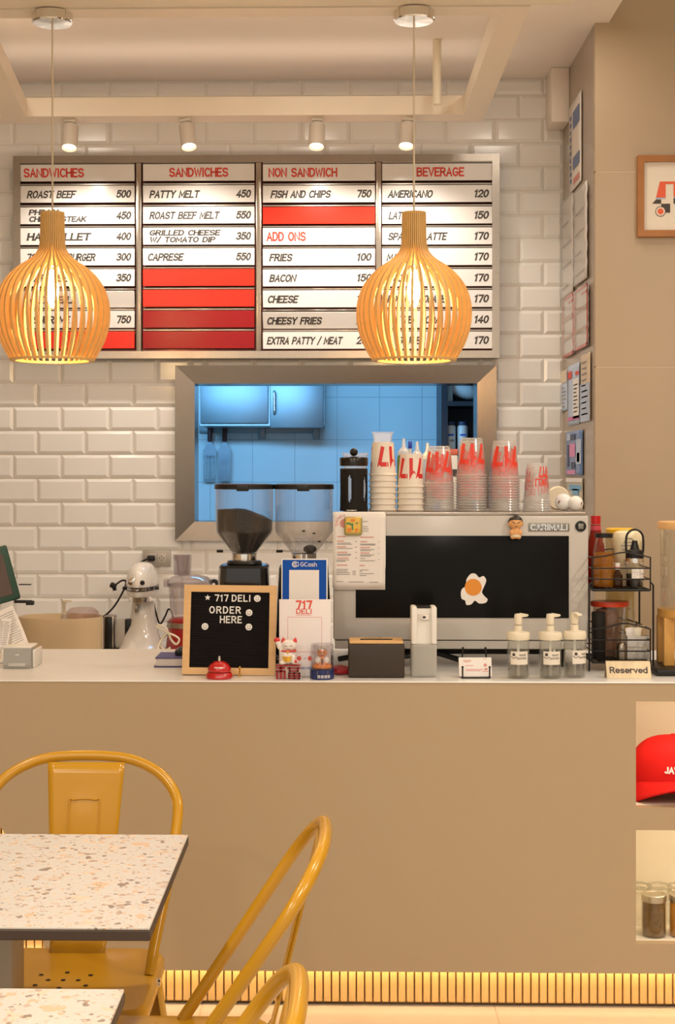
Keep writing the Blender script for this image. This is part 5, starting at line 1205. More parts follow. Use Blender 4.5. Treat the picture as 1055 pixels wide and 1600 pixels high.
# lower tier
t = thing('food_container', 'clear container with orange red lid on the lower tier behind the tube', 'container', at(953, 0.12, LO)); k = kk(0.12)
hh = ZP(939, 0.8, YR+0.12)-LO
MB().lathe([(0, 0), (17*k, 0), (18*k, 0.004), (26*k, hh-8*k), (25*k, hh-8*k)], 36, sy=0.75).build('container_body', smoky, t)
MB().lathe([(0, hh-8*k), (29*k, hh-8*k), (30*k, hh-4*k), (29*k, hh), (0, hh)], 36, sy=0.8).build('lid', mat('lid_orange_red', (0.66, 0.05, 0.01), 0.35), t)
MB().lathe([(0, 0.002), (13*k, 0.002), (20*k, hh*0.55), (16*k, hh*0.85), (0, hh*0.9)], 24, sy=0.7, c=(-5*k, 0, 0)).build('brown_contents', mat('brown_contents', (0.28, 0.12, 0.04), 0.7, bump=0.4, bscale=80), t)
t = thing('black_tumbler', 'matte black cylinder tumbler at the left of the lower tier', 'tumbler', at(935.5, 0.045, LO)); k = kk(0.045)
MB().lathe([(0, 0), (10*k, 0), (10.6*k, 0.002), (10.8*k, 72*k), (10*k, 73.5*k), (0, 73*k)], 28).build('tumbler_body', black_m, t)
t = thing('salt_shaker', 'steel salt shaker in front of the lower tier contents', 'shaker', at(971.5, 0.05, LO)); k = kk(0.05)
MB().lathe([(0, 0), (8*k, 0), (8*k, 17*k), (7.6*k, 21*k), (5*k, 25*k), (0, 26.5*k)], 28).build('shaker_body', steel, t)
t = thing('upturned_glass', 'upturned clear glass at the back of the lower tier', 'glass', at(984, 0.14, LO)); k = kk(0.14)
MB().lathe([(9*k, 0.001), (10*k, 40*k), (8*k, 52*k), (9*k, 62*k), (7*k, 71*k), (0, 74*k)], 28).build('glass_body', glass, t)
t = thing('sugar_holder', 'white ceramic holder filled with sugar packets on the lower tier', 'holder', at(995.5, 0.06, LO)); k = kk(0.06)
mb = MB(); w = 17*k
mb.bounds(-w, w, -0.02, -0.017, 0, 36*k, 0.001); mb.bounds(-w, w, 0.017, 0.02, 0, 36*k, 0.001); mb.bounds(-w, -w+0.003, -0.017, 0.017, 0, 36*k); mb.bounds(w-0.003, w, -0.017, 0.017, 0, 36*k); mb.bounds(-w, w, -0.017, 0.017, 0, 0.003)
mb.build('holder_body', white_en, t)
mb = MB(); ring(mb, (3*k, 10*k), 10*k, 3*k, plane_map((0, -0.0206, 0)), 16, 0, 180); mb.build('arch_relief', mat('cup_shade', (0.66, 0.60, 0.50), 0.4), t, flat=True)
for i, (lx, lh, m_, l) in enumerate(((-0.012, 47, paper, 'white sugar packet leaning at the left of the ceramic holder'), (-0.002, 46, cream_pl, 'tan sugar packet at the front of the ceramic holder'), (0.006, 50, mat('tan_packet', (0.62, 0.43, 0.25), 0.8), 'tallest tan sugar packet at the back of the ceramic holder'))):
    p = at(995.5, 0.06, LO); c = Vector((p.x+lx, p.y-0.006+0.007*i, p.z+0.0035))
    q = thing('sugar_packet', l, 'sugar packet', c, 0, 'sugar packets in the ceramic holder')
    MB().box((0, 0, lh*k/2), (0.024, 0.003, lh*k), 0.0012, 2, RY(-0.12 if i == 0 else 0.04*i)).build('packet', m_, q)

# reserved tent sign
t = thing('reserved_sign', 'brushed steel tent sign reading Reserved in front of the wire rack', 'sign', on(983.5, 4.03)); k = 4.03/FPX
w2, hh = 34.5*k, 26.5*k; tl = RX(math.radians(-24))
brass_s = mat('champagne_steel', (0.52, 0.42, 0.28), 0.32, 0.9, var=0.2, vscale=16, stretch=(6, 1, 1))
hs = hh/math.cos(math.radians(24)); d = hs*math.sin(math.radians(24))
mb = MB(); mb.bounds(-w2, w2, 0.0, 0.0012, 0, hs, M=tl); mb.bounds(-w2, w2, -0.0012, 0.0, 0, hs, M=Matrix.Translation((0, 2*d, 0)) @ Matrix.Rotation(math.radians(24), 4, 'X')); mb.build('tent_plate', brass_s, t, flat=True)
mb = MB(); f6 = plane_map((0, -0.0004, 0)); fm = lambda u, v: tl @ f6(u, v)
text(mb, 'Reserved', fm, 8.5*k, 57*k, 1.35, u0=0, v0=9.5*k, align='c', gap=1.5); mb.build('lettering', ink, t, flat=True)

# glass dispenser with wooden lid, on a black tray, at the frame's right edge
t = thing('black_tray', 'low black tray under the glass dispenser at the right edge', 'tray', on(1078, 4.12))
MB().bounds(-0.10, 0.10, -0.04, 0.18, 0, 0.018, 0.005).build('tray', black_p, t)
t = thing('drink_dispenser', 'tall clear drink dispenser with wooden lid and bamboo legs at the right edge', 'dispenser', on(1079, 4.20, TOP+0.0185)); k = 4.20/FPX
hz_ = lambda py: ZP(py, 1.0, 4.20)-TOP-0.0185
MB().lathe([(0, hz_(950)), (45*k, hz_(950)), (46*k, hz_(946)), (46*k, hz_(824)), (45*k, hz_(824))], 44).build('glass_body', glass, t)
MB().lathe([(0, hz_(826)), (50*k, hz_(826)), (50*k, hz_(817)), (49*k, hz_(815)), (0, hz_(815))], 44).build('wooden_lid', wood_lt, t)
for x, y in ((-38, -0.035), (38, -0.035), (-38, 0.045), (38, 0.045)): MB().bounds(x*k-0.015, x*k+0.015, y-0.012, y+0.012, 0.0, hz_(963), 0.003).build('bamboo_leg', mat('bamboo', (0.62, 0.33, 0.08), 0.45, var=0.15, vscale=30, stretch=(8, 8, 1)), t)
MB().lathe([(0, hz_(963)), (50*k, hz_(963)), (50*k, hz_(951)), (0, hz_(951))], 36).build('bamboo_ring', mat('bamboo', (0.62, 0.33, 0.08), 0.45), t)

# hoses, red packet under the machine
t = thing('water_hose', 'black rubber hose running under the espresso machine', 'hose', on(660, 4.26))
MB().tube(smooth_pts([(-0.24, 0.02, 0.02), (-0.16, -0.01, 0.035), (-0.06, 0.0, 0.03), (0.03, 0.03, 0.038), (0.12, 0.06, 0.012), (0.16, 0.1, 0.009)], 6), 0.008, 10).build('hose', black_p, t)
t = thing('red_packet', 'small red packet lying under the left corner of the espresso machine', 'packet', on(536, 4.12))
MB().box((0, 0.02, 0.008), (0.06, 0.10, 0.014), 0.005, 2, RZ(0.4)).build('packet', mat('packet_red', (0.45, 0.02, 0.03), 0.35), t)

# ---- left end of the counter: card reader, tablet, receipts, rear counter things
t = thing('card_reader', 'grey and white card reader on the left end of the counter', 'card reader', on(27, 4.20)); k = 4.20/FPX
gry = mat('reader_grey', (0.36, 0.35, 0.33), 0.45)
mb = MB(); mb.prism([(0.0, 0.0), (0.11, 0.0), (0.11, 0.045), (0.018, 33*k), (0.004, 31*k), (-0.004, 0.012)], -22*k, 21*k, 'yz'); mb.build('body', gry, t, angle=20)
MB().bounds(-22.4*k, 21.4*k, 0.008, 0.10, 31*k, 34.5*k, 0.003).build('top_cover', white_pl, t)
MB().bounds(21*k, 25*k, 0.02, 0.13, 0.0, 28*k, 0.003).build('side_cover', white_pl, t)
MB().bounds(-14*k, 13*k, -0.006, 0.001, 3.5*k, 9*k, 0.002).build('paper_door', mat('reader_light', (0.52, 0.51, 0.48), 0.4), t)
mb = MB(); rect(mb, -3*k, 3*k, 21*k, 22.5*k, plane_map((0, -0.0012, 0))); mb.build('mark', white_pl, t, flat=True)

YT = 4.35; k = YT/FPX
t = thing('tablet', 'tablet in a dark green case tilted on a stand at the left edge', 'tablet', on(-8, YT))
hz_ = lambda py: ZP(py, -0.9, YT)-TOP
cx0 = (-8)*k
M = Matrix.Translation((-3*k, 0, hz_(902))) @ Matrix.Rotation(math.radians(14), 4, 'Z') @ Matrix.Rotation(math.radians(-15), 4, 'Y')
grn = mat('dark_green_case', (0.018, 0.062, 0.040), 0.5)
MB().box((0, 0, 0), (66*k, 0.016, 88*k), 0.007, 3, M).build('case', grn, t)
sc_ = MB().box((-2*k, -0.0085, -1*k), (50*k, 0.002, 66*k), 0.0008, 1, M).build('screen', mat('dull_screen', (0.10, 0.062, 0.045), 0.25), t)
MB().tube([(0, 0.03, 0.0), (0, 0.03, hz_(945)), (0, 0.012, hz_(925))], 0.012, 12).build('stand_post', white_pl, t)
MB().cyl((0, 0.03, 0), 0.07, 0.008, 32, None, 0.002).build('stand_base', white_pl, t)
MB().bounds(30*k, 58*k, 0.0, 0.014, hz_(942.5), hz_(938), 0.001).build('swing_arm', black_p, t)
MB().bounds(61*k-12*k, 73*k-12*k, -0.004, 0.014, hz_(945.5), hz_(939), 0.001).build('arm_clip', black_p, t)
MB().bounds(34*k, 53*k, 0.03, 0.045, hz_(915.5), hz_(914), 0.0005).build('upper_arm', black_p, t)
for i, (px, py, ang, l, w, hh_, Y) in enumerate(((34, 1012, 0.42, 'crumpled receipt with printed lines hanging below the green tablet', 28, 66, 4.27), (5, 1014, -0.12, 'curled white receipt with dark lines at the left edge', 16, 48, 4.24))):
    k = Y/FPX; t = thing('receipt', l, 'receipt', on(px-2, Y, ZP(py, -0.9, Y)))
    M = RY(-ang); rows = [[((u/6-0.5)*w*k, 0.012*math.sin(v/10*2.4)-0.004*math.cos(u/6*3), v/10*hh_*k) for u in range(7)] for v in range(11)]
    mb = MB(); vs = mb.grid(rows); mb._tf(vs, M); o = mb.build('sheet', paper, t); md = o.modifiers.new('thick', 'SOLIDIFY'); md.thickness = 0.0005
    mb = MB()
    for j in range(14):
        v = (0.14+0.056*j)*hh_*k; vv = v/(hh_*k)*10; e = random.uniform(0.2, 0.42)
        f = lambda u, q: M @ Vector((u, 0.012*math.sin(q/(hh_*k)*2.4)-0.004*math.cos((u/(w*k)+.5)*3)-0.0012, q))
        rect(mb, -0.42*w*k, e*w*k, v, v+0.9*k, f)
    mb.build('printed_lines', grey_ink, t, flat=True)

YD = 5.75; k = YD/FPX; RT = RZ_+0.0004
def onr(px, Y): return Vector((XP(px, Y), Y, RT))
hr = lambda py, Y: ZP(py, -0.9, Y)-RT
t = thing('storage_bin', 'beige oval bin without lid on the rear counter at the left', 'bin', onr(95, YD))
def stad(w, d, z, n=10):
    pts = []
    for cx_, a0 in ((w-d, -90), (-(w-d), 90)): pts += [(cx_+d*math.cos(math.radians(a0+180*i/n)), d*math.sin(math.radians(a0+180*i/n)), z) for i in range(n+1)]
    return pts
hb = hr(967, YD-0.11); w_o, d_o = 66*k, 0.115
mb = MB(); mb.grid([stad(w_o-0.006, d_o-0.006, 0.0), stad(w_o, d_o, 0.004), stad(w_o, d_o, hb-0.002), stad(w_o-0.0015, d_o-0.0015, hb), stad(w_o-0.003, d_o-0.003, hb-0.002), stad(w_o-0.004, d_o-0.004, 0.004)], closed_u=True); mb.poly(stad(w_o-0.004, d_o-0.004, 0.004)); mb.build('bin_body', mat('beige_bin', (0.62, 0.47, 0.29), 0.5), t)
t = thing('clamshell_box', 'clear plastic clamshell box inside the beige bin', 'box', (XP(128, YD), YD+0.01, RT+0.005))
MB().lathe([(0, 0), (0.06, 0), (0.066, hb-0.005), (0.062, hb+0.012), (0.045, hb+0.026), (0, hb+0.03)], 28, sy=1.1).build('clamshell', clear('clam', (0.93, 0.88, 0.88), 0.06, 0.5, 0.1, milk=0.15, milkc=(0.7, 0.45, 0.42)), t)
t = thing('lotion_pump', 'cream pump bottle standing in the beige bin, only its top showing', 'pump bottle', (XP(103, YD), YD-0.04, RT+0.005))
MB().lathe([(0, 0), (0.028, 0), (0.03, 0.004), (0.03, hb-0.03), (0.012, hb-0.008), (0.010, hb+0.004), (0, hb+0.004)], 24).build('bottle_body', clear('lotion', (0.8, 0.75, 0.65), 0.06, 0.5, 0.1, milk=0.3), t)
mb = MB(); mb.lathe([(0.006, hb), (0.006, hb+0.045), (0.0095, hb+0.05), (0.0095, hb+0.060), (0, hb+0.062)], 18); mb.prism([(0, hb+0.052), (0.028, hb+0.054), (0.03, hb+0.06), (0, hb+0.062)], -0.007, 0.007, 'xz'); mb.build('pump_head', cream_pl, t)
# adapter box
t = thing('power_adapter', 'black and silver power unit between the beige bin and the mixer', 'power unit', onr(180, 5.84)); k = 5.84/FPX
hz_ = lambda py: ZP(py, -0.8, 5.84)-RT
MB().bounds(-20*k, 6*k, -0.01, 0.1, 0.0, 0.008, 0.002).build('base_plate', black_p, t)
MB().bounds(-19*k, -2*k, 0.0, 0.08, 0.008, hz_(963), 0.004).build('silver_casing', steel, t)
MB().bounds(-16*k, -4.5*k, -0.004, 0.01, 0.008, hz_(963)-0.002, 0.002).build('black_front', black_p, t)
MB().bounds(1*k, 15*k, 0.0, 0.06, 0.012, hz_(969), 0.004).build('side_unit', mat('unit_grey', (0.45, 0.42, 0.38), 0.4), t)
MB().bounds(15*k, 24*k, 0.01, 0.05, 0.03, hz_(968), 0.003).build('dark_unit', black_p, t)
# stand mixer
YX = 5.86; k = YX/FPX
t = thing('stand_mixer', 'white stand mixer with chrome band standing in front of the wall outlet', 'stand mixer', onr(221, YX))
hz_ = lambda py: ZP(py, -0.75, YX)-RT
mw_ = mat('mixer_white', (0.78, 0.74, 0.69), 0.14, coat=0.4)
def el(w, d, z, cy=0.0, n=32): return [(w*math.cos(2*PI*i/n), cy+d*math.sin(2*PI*i/n), z) for i in range(n)]
mb = MB(); mb.grid([el(34*k, 0.12, 0.0, -0.02), el(34*k, 0.12, 0.012, -0.02), el(31*k, 0.09, hz_(1004), 0.0), el(25*k, 0.07, hz_(985), 0.03), el(20*k, 0.058, hz_(965), 0.045), el(17.5*k, 0.052, hz_(945), 0.05), el(17*k, 0.055, hz_(938), 0.05)], closed_u=True, cap=True); mb.build('pedestal', mw_, t)
zc = hz_(917); HL, HY = 0.165, 0.03
def headrow(wx, wy, z, n=40): return [(wx*math.cos(2*PI*i/n), HY+wy*math.sin(2*PI*i/n), z) for i in range(n)]
hp = [(20*k, hz_(931)), (22.5*k, hz_(928)), (24*k, hz_(922)), (24.5*k, zc)] + [(24.5*k*math.cos(PI/2*j/10)**0.62, zc+38*k*math.sin(PI/2*j/10)) for j in range(1, 10)] + [(0.3*k, zc+38*k)]
mb = MB(); mb.grid([headrow(wx, HL*(wx/(24.5*k)), z) for wx, z in hp], closed_u=True, cap=True); mb.build('motor_head', mw_, t)
zb_ = hz_(917.5)
mb = MB(); mb.grid([headrow(24.9*k, HL*1.018, z) for z in (zb_-3.2*k, zb_+3.0*k)], closed_u=True); bd = mb.build('brand_band', mat('band_black', (0.03, 0.028, 0.027), 0.3), t)
mb = MB()
def fm(u, v): a = -PI/2+u/(25*k); return Vector((25*k*math.cos(a), HY+HL*1.022*math.sin(a), zb_+v))
text(mb, 'KitchenAid', fm, 3.4*k, 36*k, 1.5, u0=0, v0=-1.6*k, align='c'); mb.build('band_lettering', chrome, bd, flat=True)
mb = MB(); mb.grid([headrow(18*k, HL*0.76, hz_(939)), headrow(20.3*k, HL*0.84, hz_(938)), headrow(20.3*k, HL*0.84, hz_(930.5)), headrow(19*k, HL*0.8, hz_(930))], closed_u=True, cap=True); mb.build('beater_collar', chrome, t)
MB().lathe([(0, 0), (8.5*k, 0), (8.5*k, 0.014), (7*k, 0.016), (0, 0.016)], 28, M=Matrix.Translation((-6*k, -0.108, hz_(906))) @ Matrix.Rotation(PI/2, 4, 'X'), sy=0.8).build('hub_cover', chrome, t)
MB().ball((8*k, -0.125, hz_(907)), 3.8*k).build('hub_knob', black_p, t)
MB().tube([(24*k, -0.05, zb_), (30*k, -0.05, zb_)], 0.006, 8).build('speed_lever', black_p, t); MB().ball((-23.5*k, -0.06, zb_), 3*k).build('lock_lever', black_p, t)
MB().bounds(-9*k, -4*k, -0.03, 0.0, hz_(957), hz_(944), 0.003).build('lift_plate', steel, t)
MB().lathe([(0, 0.014), (20*k, 0.014), (21*k, 0.010)], 32, (-1*k, -0.105, 0), sy=0.6).build('bowl_plate', chrome, t)
# wall outlet, plugs and cords
YO = YW-0.012; k = YO/FPX
t = thing('wall_outlet', 'double wall outlet with grey plate on the tiles above the mixer', 'outlet', PX(245, 872, YO))
MB().bounds(-22*k, 22*k, -0.006, 0.012, -13*k, 12.5*k, 0.002).build('face_plate', mat('outlet_grey', (0.42, 0.385, 0.34), 0.4, 0.2), t)
for i, u in enumerate((-7, 8)):
    sk = MB().bounds((u-6.5)*k, (u+6.5)*k, -0.009, -0.005, -7*k, 7*k, 0.0015).build('socket', mat('socket_grey', (0.50, 0.45, 0.40), 0.4), t)
    mb = MB(); fm = plane_map((0, -0.0094, 0))
    for a, b in ((-3, 0), (3, 0), (0, 3), (0, -3)): rect(mb, (u+a-.9)*k, (u+a+.9)*k, (b-.8)*k, (b+.8)*k, fm)
    mb.build('socket_holes', ink, sk, flat=True)
t = thing('plugged_cord', 'black cord plugged into the left socket of the wall outlet', 'cord', PX(237, 872, YO-0.012))
MB().box((0, -0.012, 0), (0.032, 0.024, 0.024), 0.006, 3).build('plug', black_p, t)
MB().tube(smooth_pts([(-0.01, -0.02, 0), (-0.035, -0.03, -0.012), (-0.06, -0.03, -0.03), (-0.075, -0.025, -0.06), (-0.08, -0.02, -0.1)], 5), 0.004, 8).build('cable', black_p, t)
t = thing('mixer_cord', 'black mixer cord with a loose plug hanging left of the mixer', 'cord', PX(177, 915, 5.93)); k = 5.93/FPX
MB().box((0.0, 0, 0), (0.026, 0.022, 0.022), 0.005, 2, RY(0.5)).build('plug', black_p, t)
MB().tube([(0.004, 0, -0.006), (0.006, 0, -0.02)], 0.008, 8).build('plug_head', black_p, t)
MB().tube(smooth_pts([(0.012, 0, 0.005), (0.03, 0.005, 0.018), (0.045, 0.01, 0.02), (0.05, 0.01, 0.008), (0.04, 0.01, -0.02), (0.01, 0.0, -0.075), (-0.02, -0.02, -0.11), (-0.055, -0.03, -0.135)], 6), 0.0038, 8).build('cable', black_p, t)
t = thing('coiled_cord', 'black cord loop hanging behind the mixer beside the food processor', 'cord', PX(250, 975, 5.95)); 
MB().tube(smooth_pts([(-0.03, 0, 0.1), (-0.015, 0, 0.04), (0.0, 0, 0.0), (0.02, 0.005, 0.03), (0.035, 0, 0.06), (0.05, 0, 0.04), (0.045, 0, -0.01), (0.02, 0, -0.05), (-0.01, 0, -0.07)], 6), 0.0038, 8).build('cable', black_p, t)
t = thing('beige_cord', 'bundled beige cable lying beside the red food processor', 'cord', onr(262, 5.72)); k = 5.72/FPX
hz_ = lambda py: ZP(py, -0.7, 5.72)-RT
g = lambda px, py, y=0.0: ((px-262)*k, y, hz_(py))
MB().tube(smooth_pts([g(246, 976), g(255, 978, -.01), g(262, 985, -.01), g(268, 1000), g(276, 1006, -.01), g(281, 998, -.02), g(272, 992, -.01), g(260, 990), g(252, 1000), g(248, 1012, -.02), g(256, 1017, -.02), g(266, 1012)], 6), 0.0042, 8).build('cable', cream_pl, t)
MB().tube(smooth_pts([g(244, 980, .01), g(254, 984), g(259, 990), g(250, 1004, .01), g(255, 1014), g(262, 1017), g(276, 1018)], 6), 0.0042, 8).build('cable', cream_pl, t)
t = thing('food_processor', 'red food processor with smoky clear bowl behind the letter board', 'food processor', onr(297, 5.85)); k = 5.85/FPX
hz_ = lambda py: ZP(py, -0.6, 5.85)-RT
MB().lathe([(0, 0), (37*k, 0), (38*k, 0.01), (35*k, hz_(985)), (33*k, hz_(968)), (28*k, hz_(964)), (0, hz_(963))], 40).build('motor_base', mat('processor_red', (0.36, 0.008, 0.010), 0.2, coat=0.4), t)
MB().lathe([(36.6*k, hz_(979)), (35.5*k, hz_(971))], 40).build('silver_band', steel_h, t)
MB().lathe([(28*k, hz_(963)), (31*k, hz_(955)), (33*k, hz_(918)), (34*k, hz_(916)), (34*k, hz_(912))], 40).build('bowl', smoky, t)
MB().lathe([(34.5*k, hz_(917)), (36*k, hz_(914)), (36*k, hz_(908)), (28*k, hz_(901)), (14*k, hz_(898))], 40).build('bowl_lid', smoky, t)
MB().lathe([(13.5*k, hz_(899)), (14.5*k, hz_(867)), (13*k, hz_(867)), (12*k, hz_(899))], 28, (-12*k, 0, 0)).build('feed_chute', smoky, t)
MB().bounds(-41*k, -33*k, -0.02, 0.02, hz_(917), hz_(905), 0.004).build('lid_latch', smoky, t)
MB().lathe([(0, hz_(960)), (9*k, hz_(960)), (8*k, hz_(922)), (0, hz_(921))], 20).build('blade_hub', black_m, t)
MB().tube(smooth_pts([(30*k, 0, hz_(910)), (40*k, 0, hz_(908)), (43*k, 0, hz_(918)), (42*k, 0, hz_(950))], 4), 0.008, 8).build('handle', black_p, t)
# hook and small white switch by the tablet
t = thing('wall_switch', 'small white switch with a wire hook on the tiles behind the tablet', 'switch', PX(18, 884, YO))
MB().bounds(-0.012, 0.012, -0.008, 0.005, -0.008, 0.008, 0.002).build('switch_plate', white_pl, t)
MB().tube(smooth_pts([(0.02, -0.008, -0.02), (0.026, -0.012, -0.045), (0.018, -0.018, -0.055), (0.008, -0.012, -0.05)], 5), 0.0015, 6).build('hook', steel, t)

# book and remote
YK_ = 4.24; k = YK_/FPX
t = thing('book', 'purple blue hardcover book lying left of the letter board', 'book', on(272, YK_))
hh = 15*k
MB().bounds(-29*k, 30*k, 0.006, 0.13, 0.003, hh-0.003).build('pages', mat('page_block', (0.74, 0.66, 0.60), 0.8), t, flat=True)
pur = mat('purple_cover', (0.075, 0.065, 0.24), 0.5)
mb = MB(); mb.bounds(-32*k, 31*k, 0.0, 0.135, 0, 0.003, 0.001, 1); mb.bounds(-30*k, 31*k, 0.0, 0.135, hh-0.003, hh, 0.001, 1); mb.build('cover', pur, t)
t = thing('calculator', 'black calculator lying on the purple blue book', 'calculator', on(287, YK_+0.045, TOP+hh+0.0003))
MB().bounds(-14*k, 22*k, 0.0, 0.08, 0, 0.016, 0.003).build('casing', black_p, t)
for i in range(4):
    for j in range(3): MB().bounds((-10+7*i)*k, (-5+7*i)*k, 0.01+0.02*j, 0.022+0.02*j, 0.0158, 0.019, 0.001).build('key', mat('dark_key', (0.06, 0.06, 0.06), 0.5), t)

# ================================================================ PILLAR PAPERS, PICTURE, NICHES
def poster(pts, label, m, prints=(), cat='notice', group=None, wavy=0.0, sleeve=False, frame=None):
    """pts: near-bottom and far-top pixels; a sheet fixed to the pillar's side face"""
    (xa, ya0, ya1), (xb, yb0, yb1) = pts          # near edge x, top y, bottom y ; far edge likewise
    X = XS-0.004
    ya, yb = YP(xa, X), YP(xb, X)
    ztop, zbot = ZP(ya0, X, ya), ZP(ya1, X, ya)
    t = thing('wall_notice', label, cat, (X, (ya+yb)/2, zbot), 0, group)
    w, h = yb-ya, ztop-zbot
    n = 12; rows = [[(-0.0015-wavy*0.5*(1+math.sin(v*9+u*5)), w*(u/4-0.5), h*v/n) for u in range(5)] for v in range(n+1)]
    mb = MB(); mb.grid(rows); o = mb.build('sheet', m, t); md = o.modifiers.new('thick', 'SOLIDIFY'); md.thickness = 0.0008
    fm = lambda u, v: Vector((-0.0035-wavy*1.1, w*(0.5-u), h*v))     # u: 0 at the far edge, 1 near
    for nm, mm, rects in prints:
        mb = MB()
        for r in rects: rect(mb, r[0], r[1], r[2], r[3], fm)
        mb.build(nm, mm, t, flat=True)
    if sleeve:
        rows = [[(-0.005-wavy*1.3-0.003*(1+math.sin(v*9+u*3)), w*1.02*(u/4-0.5), h*v/n) for u in range(5)] for v in range(n+1)]
        mb = MB(); mb.grid(rows); mb.build('plastic_sleeve', clear('sleeve', (0.97, 0.97, 0.97), 0.16, 0.6, 0.12), t)
    return t
def lines(n, u0, u1, v0, v1, frac=0.5):
    st = (v1-v0)/n; return [(u0, u0+(u1-u0)*random.uniform(0.6, 1.0), v0+i*st, v0+(i+frac)*st) for i in range(n)]
bl_ink = mat('notice_blue', (0.18, 0.24, 0.42), 0.7); pk_ink = mat('notice_pink', (0.62, 0.18, 0.36), 0.7); lb = mat('light_blue_sheet', (0.52, 0.60, 0.74), 0.7)
gp = 'papers pinned to the pillar side'
poster(((909, 140, 282), (890, 165, 286)), 'tall white notice with blue print, highest paper on the pillar side', paper, [('blue_print', bl_ink, [(0.35, 0.9, 0.68, 0.88), (0.35, 0.9, 0.22, 0.36)] + lines(10, 0.1, 0.25, 0.1, 0.9, 0.6)), ('red_print', red_soft, [(0.4, 0.9, 0.05, 0.12)])], group=gp)
poster(((919, 281, 433), (899, 300, 453)), 'wavy white certificate in a plastic sleeve, near half of the upper pair', paper, [('print', grey_ink, lines(4, 0.15, 0.9, 0.08, 0.95, 0.12))], group=gp, wavy=0.003, sleeve=True)
poster(((897, 300, 455), (879, 320, 495)), 'wavy white certificate in a plastic sleeve, far half of the upper pair', paper, [('print', grey_ink, lines(4, 0.15, 0.9, 0.08, 0.95, 0.12))], group=gp, wavy=0.003, sleeve=True)
for (p, l) in ((((921, 441, 539), (901, 455, 550)), 'red bordered permit in a sleeve, near half of the lower pair'), (((899, 456, 552), (882, 470, 565)), 'red bordered permit in a sleeve, far half of the lower pair')):
    poster(p, l, paper, [('red_border', red_ink, [(0, 1, 0, 0.055), (0, 1, 0.955, 1), (0, 0.06, 0, 1), (0.94, 1, 0, 1), (0.5, 1, 0.86, 0.9)]), ('tan_band', mat('tan_band', (0.55, 0.36, 0.24), 0.6), [(0.06, 0.94, 0.60, 0.68), (0.06, 0.94, 0.28, 0.34)])], group=gp, wavy=0.003, sleeve=True)
poster(((923, 549, 657), (908, 560, 662)), 'narrow cream and pale blue flyer nearest the pillar edge', mat('cream_sheet', (0.72, 0.60, 0.46), 0.7), [('blue_half', lb, [(0.0, 1.0, 0, 0.56)]), ('print', grey_ink, lines(10, 0.15, 0.8, 0.1, 0.95, 0.25))], group=gp)
poster(((906, 565, 662), (888, 575, 668)), 'flyer with red top, white middle and pink stripe between two narrow sheets', lb, [('white_half', paper, [(0.5, 1.0, 0.1, 0.75)]), ('red_print', red_ink, [(0.05, 0.4, 0.78, 0.9), (0.7, 1.0, 0.8, 0.86)]), ('pink_stripe', pk_ink, [(0.0, 1.0, 0.08, 0.14)]), ('print', grey_ink, lines(8, 0.55, 0.95, 0.2, 0.7, 0.3))], group=gp)
poster(((887, 577, 641), (878, 582, 644)), 'smallest pale blue card at the far edge of the pillar side', lb, [('cream_top', mat('cream_sheet', (0.72, 0.60, 0.46), 0.7), [(0, 1, 0.7, 1.0)]), ('print', grey_ink, lines(6, 0.15, 0.85, 0.1, 0.65, 0.3))], group=gp)
poster(((911, 671, 743), (885, 684, 747)), 'blue and pink photo poster near the bottom of the pillar side', mat('poster_blue', (0.16, 0.26, 0.50), 0.35, var=0.5, vscale=24), [('pink_print', mat('poster_pink', (0.75, 0.28, 0.52), 0.5), [(0.25, 0.6, 0.42, 0.72), (0.1, 0.6, 0.03, 0.12), (0.7, 0.85, 0.3, 0.5)]), ('pale_print', lb, [(0.65, 0.95, 0.25, 0.8), (0.1, 0.3, 0.8, 0.95)]), ('dark_print', mat('poster_dark', (0.04, 0.06, 0.14), 0.5), [(0.3, 0.6, 0.80, 0.93), (0.12, 0.22, 0.2, 0.7), (0.35, 0.6, 0.15, 0.3)])], cat='poster')
poster(((911, 747, 797), (886, 750, 800)), 'pale sheet with a light blue shape just above the white balls', mat('pale_yellow_sheet', (0.66, 0.60, 0.48), 0.6), [('blue_shape', mat('sky_print', (0.20, 0.45, 0.68), 0.6), [(0.4, 0.8, 0.45, 0.65), (0.2, 0.95, 0.60, 0.78)]), ('white_top', paper, [(0, 1, 0.86, 1)])], group=gp)

# framed picture on the wall at the right
YF = YPI-0.001; k = YF/FPX
a = PX(995, 371, YF)
t = thing('framed_picture', 'oak framed print of an orange and black geometric car on the wall', 'picture', a)
W_, Hh, fw = 0.42, 126*k, 10*k
for nm, pts in (('frame_side', [(0, 0), (fw, fw), (fw, Hh-fw), (0, Hh)]), ('frame_side', [(W_, 0), (W_, Hh), (W_-fw, Hh-fw), (W_-fw, fw)]), ('frame_rail', [(0, 0), (W_, 0), (W_-fw, fw), (fw, fw)]), ('frame_rail', [(0, Hh), (fw, Hh-fw), (W_-fw, Hh-fw), (W_, Hh)])):
    MB().prism(pts, -0.022, 0.0, 'xz').build(nm, frame_wood, t, angle=20)
pr = MB().bounds(fw-0.002, W_-fw+0.002, -0.010, -0.002, fw-0.002, Hh-fw+0.002).build('print', mat('print_paper', (0.80, 0.72, 0.62), 0.7), t, flat=True)
def art(name, polys, m, y):
    mb = MB()
    for p in polys: mb.poly([(x*k, y, z*k) for x, z in p])
    return mb.build(name, m, pr, flat=True)
q = lambda x, y: (x-995, 371-y)
org = mat('print_orange', (0.78, 0.12, 0.045), 0.6); dk = mat('print_charcoal', (0.07, 0.055, 0.05), 0.7); pb = mat('print_blue', (0.36, 0.42, 0.60), 0.7)
